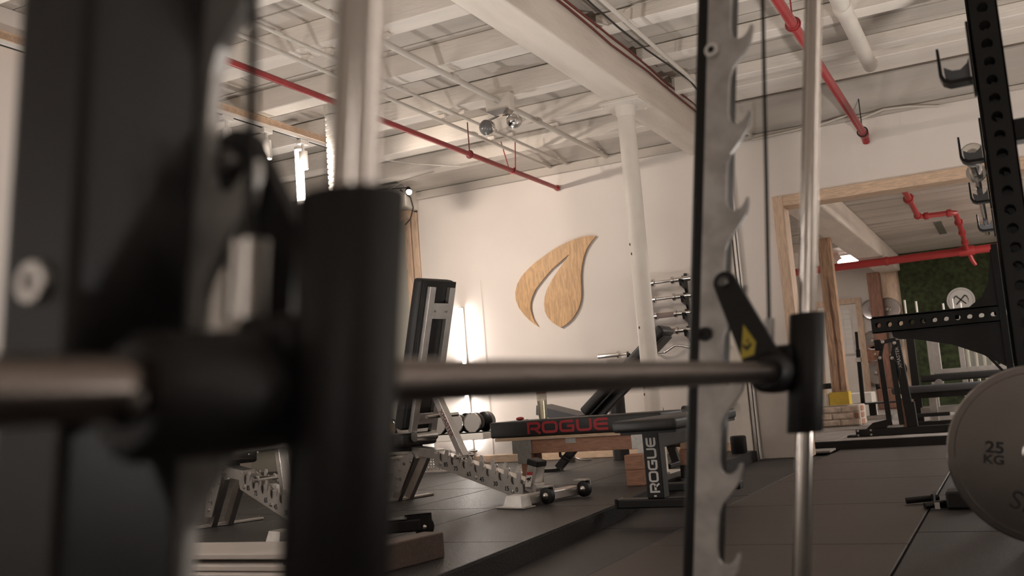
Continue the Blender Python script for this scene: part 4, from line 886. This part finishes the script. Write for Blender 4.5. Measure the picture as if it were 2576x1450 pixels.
single('clear_bracket', B().box(-.70, -.60, 13.9, 15.2, 2.452, 2.466, .003, seg=1), 'plastic_clear', 'clear plastic strip screwed to the boards behind the red branch pipe', 'strip', (-.65, 14.5, 2.452))

# ---- lever machine on the grey floor
t = thing('lever_machine', 'dark lever row machine with bolted linkages standing beyond the opening', 'exercise machine', (-.95, 9.8, 0))
Y = 9.8
obj('base_tube', B().box(-1.375, -.60, Y-.04, Y+.04, .0, .068, .006), 'black_metal', t)
obj('base_cap', B().box(-.60, -.525, Y-.043, Y+.043, .0, .071, .006), 'black_plastic', t)
obj('floor_foot', B().box(-1.45, -1.36, Y-.08, Y+.08, .0, .02, .004), 'black_plastic', t)
for x, z in ((-1.355, .055), (-1.355, .015), (-1.24, .055), (-1.24, .015)): obj('bolt', B().lathe((x, Y-.04, z), (0,-1,0), [(0,.011),(.006,.009),(.009,0)], 12, False), 'alu', t, smooth=40)
obj('upright', B().bar((-.885, Y, .068), (-.935, Y, .86), .075, .06, (1,0,0), .006), 'black_metal', t)
obj('socket', B().bar((-.878, Y, .068), (-.885, Y, .29), .092, .075, (1,0,0), .006), 'black_metal', t)
text('brand_text', 'XMASTER', .045, (Vector((-.925, Y-.0315, .70)), (-.06, 0, 1), (-1, 0, -.06), 'world'), 'white_print', t)
for (x1, z1, x2, z2, x3, z3) in ((-1.045, .855, -1.085, .711, -1.07, .09), (-.945, .835, -.98, .70, -.965, .09)):
    obj('lever', B().bar((x1, Y-.02, z1), (x2, Y-.02, z2), .03, .03, (1,0,0)), 'black_metal', t)
    obj('lever', B().bar((x2, Y-.03, z2+.02), (x3, Y-.03, z3), .045, .03, (1,0,0)), 'black_metal', t)
    for x, z in ((x1, z1), (x2, z2)): obj('joint_bolt', B().lathe((x, Y-.04, z), (0,-1,0), [(0,.017),(.008,.015),(.014,0)], 14, False), 'alu', t, smooth=40)
obj('link', B().bar((-1.05, Y-.02, .852), (-.93, Y-.02, .868), .035, .03, (0,0,1)), 'black_metal', t)
obj('head_pad', B().box(-1.12, -1.06, Y-.05, Y+.03, .78, .88, .01), 'black_plastic', t)
obj('lever_cable', B().tube([(-.978, Y-.05, .70), (-.945, Y-.05, .66), (-.925, Y-.05, .60), (-.925, Y-.05, .55), (-.945, Y-.05, .50)], .004, 6), 'cable_black', t)
obj('pedal', B().hexa([(-1.28,Y-.02,.07),(-1.10,Y-.02,.07),(-1.10,Y+.1,.07),(-1.28,Y+.1,.07)], [(-1.22,Y-.02,.12),(-1.06,Y-.02,.15),(-1.06,Y+.1,.15),(-1.22,Y+.1,.12)]), 'black_metal', t)
t = thing('padded_bench_machine', 'grey padded bench machine with pale steel frame beyond the lever machine', 'exercise machine', (-.6, 11.0, 0))
Y = 11.0
obj('bench_pad', pad(B(), -1.135, .4, Y-.16, Y+.16, .345, .415, .018), 'vinyl_grey', t, smooth=50)
obj('pad_frame', B().box(-1.0, .35, Y-.05, Y+.05, .285, .345, .004), 'black_metal', t)
obj('back_pad', pad(B(), -.87, .35, Y+.2, Y+.32, .44, .515, .015), 'vinyl', t, smooth=50)
obj('steel_post', B().box(-.745, -.665, Y+.35, Y+.41, .40, .92, .004), 'alu', t)
obj('steel_rail', B().box(-.745, .30, Y+.34, Y+.40, .515, .565, .004), 'alu', t)
obj('steel_rail', B().box(-.90, .30, Y+.1, Y+.18, .125, .185, .004), 'alu', t)
obj('roller', B().cyl((-.70, Y+.1, .43), (-.70, Y+.34, .43), .035, n=18), 'steel', t, smooth=40)
for x in (-.80, -.38, .1): obj('leg', B().box(x, x+.07, Y-.03, Y+.05, .0, .30, .004), 'alu', t)
obj('floor_rail', B().box(-.95, .30, Y-.04, Y+.06, .0, .05, .004), 'black_metal', t)
obj('foot_plate', B().box(-.93, -.62, Y-.12, Y-.02, .10, .135, .004), 'black_plastic', t)
obj('front_leg', B().box(-1.07, -1.02, Y-.03, Y+.03, .0, .30, .004), 'timber_red', t)
text('brand_text', 'XMASTER', .075, (Vector((-.38, Y-.053, .262)), (1,0,0), (0,0,1), 'world'), 'black_print', t)
t = thing('cable_tower', 'pale steel cable tower with clear weight guards before the green wall', 'exercise machine', (-.5, 12.2, 0))
Y = 12.2
for x in (-.84, -.52, -.12): obj('tower_post', B().box(x, x+.055, Y, Y+.06, .0, 1.16, .004), 'alu', t)
obj('tower_post', B().box(-1.0, -.92, Y-.6, Y-.52, 0, .95, .004), 'black_metal', t)
obj('top_rail', B().box(-.84, .2, Y, Y+.06, 1.10, 1.16, .004), 'alu', t)
obj('guard', B().box(-.46, -.15, Y+.02, Y+.03, .52, 1.06), 'plastic_clear', t)
for k_ in range(4): obj('guide_tube', B().cyl((-.43+k_*.08, Y+.05, .05), (-.43+k_*.08, Y+.05, 1.10), .016, n=12), 'chrome', t, smooth=40)
for k_ in range(3): obj('hanger_hook', B().tube([(-.60+k_*.16, Y-.02, .95), (-.60+k_*.16, Y-.06, .93), (-.60+k_*.16, Y-.08, .88), (-.57+k_*.16, Y-.08, .86), (-.54+k_*.16, Y-.07, .89)], .009, 8), 'alu', t, smooth=60)
obj('base', B().box(-.9, .25, Y-.05, Y+.15, 0, .05, .004), 'alu', t)
for x, h_ in ((-1.02, .32), (-.90, .28), (-.62, .20), (-.52, .26), (-.44, .18)): obj('pin', B().cyl((x, Y+.03, 1.16), (x, Y+.03, 1.16+h_*.7), .012, n=10), 'white_gloss', t, smooth=40)
t = thing('black_stand', 'slim black upright stand on a flat plate behind the brick footing', 'stand', (-1.7, 13.5, 0))
obj('pole', B().bar((-1.77, 13.5, .215), (-1.755, 13.5, .90), .05, .05, (1,0,0), .004), 'black_metal', t)
obj('upper_pole', B().bar((-1.757, 13.5, .90), (-1.75, 13.5, 1.13), .035, .035, (1,0,0), .003), 'black_metal', t)
obj('clamp', B().box(-1.80, -1.73, 13.46, 13.54, .74, .80, .004), 'chrome', t)
obj('plate', B().box(-1.89, -1.36, 13.35, 13.65, .195, .215, .004), 'black_metal', t)
obj('leg', B().box(-1.70, -1.62, 13.46, 13.54, .05, .195), 'black_metal', t)
obj('base', B().box(-1.80, -1.42, 13.38, 13.62, .0, .05, .004), 'alu', t)
single('black_rail', B().box(-2.9, -1.95, 13.0, 13.06, .43, .50, .006).box(-2.85, -2.80, 13.0, 13.06, 0, .43).box(-2.05, -2.0, 13.0, 13.06, 0, .43), 'black_metal', 'low black rail behind the first timber post', 'rail', (-2.4, 13.03, 0))
single('white_cabinet', B().box(-2.3, -1.70, 13.9, 14.3, 0, .34, .01), 'white_paint', 'low white box on the floor between the timber posts', 'box', (-2.0, 14.1, 0))
single('mat_offcut', B().box(-1.78, -1.50, 9.02, 9.33, -.0795, -.06, .004, seg=1), 'floor_grey', 'small grey mat offcut on the floor before the raised grey platform', 'mat', (-1.64, 9.17, -.0795))
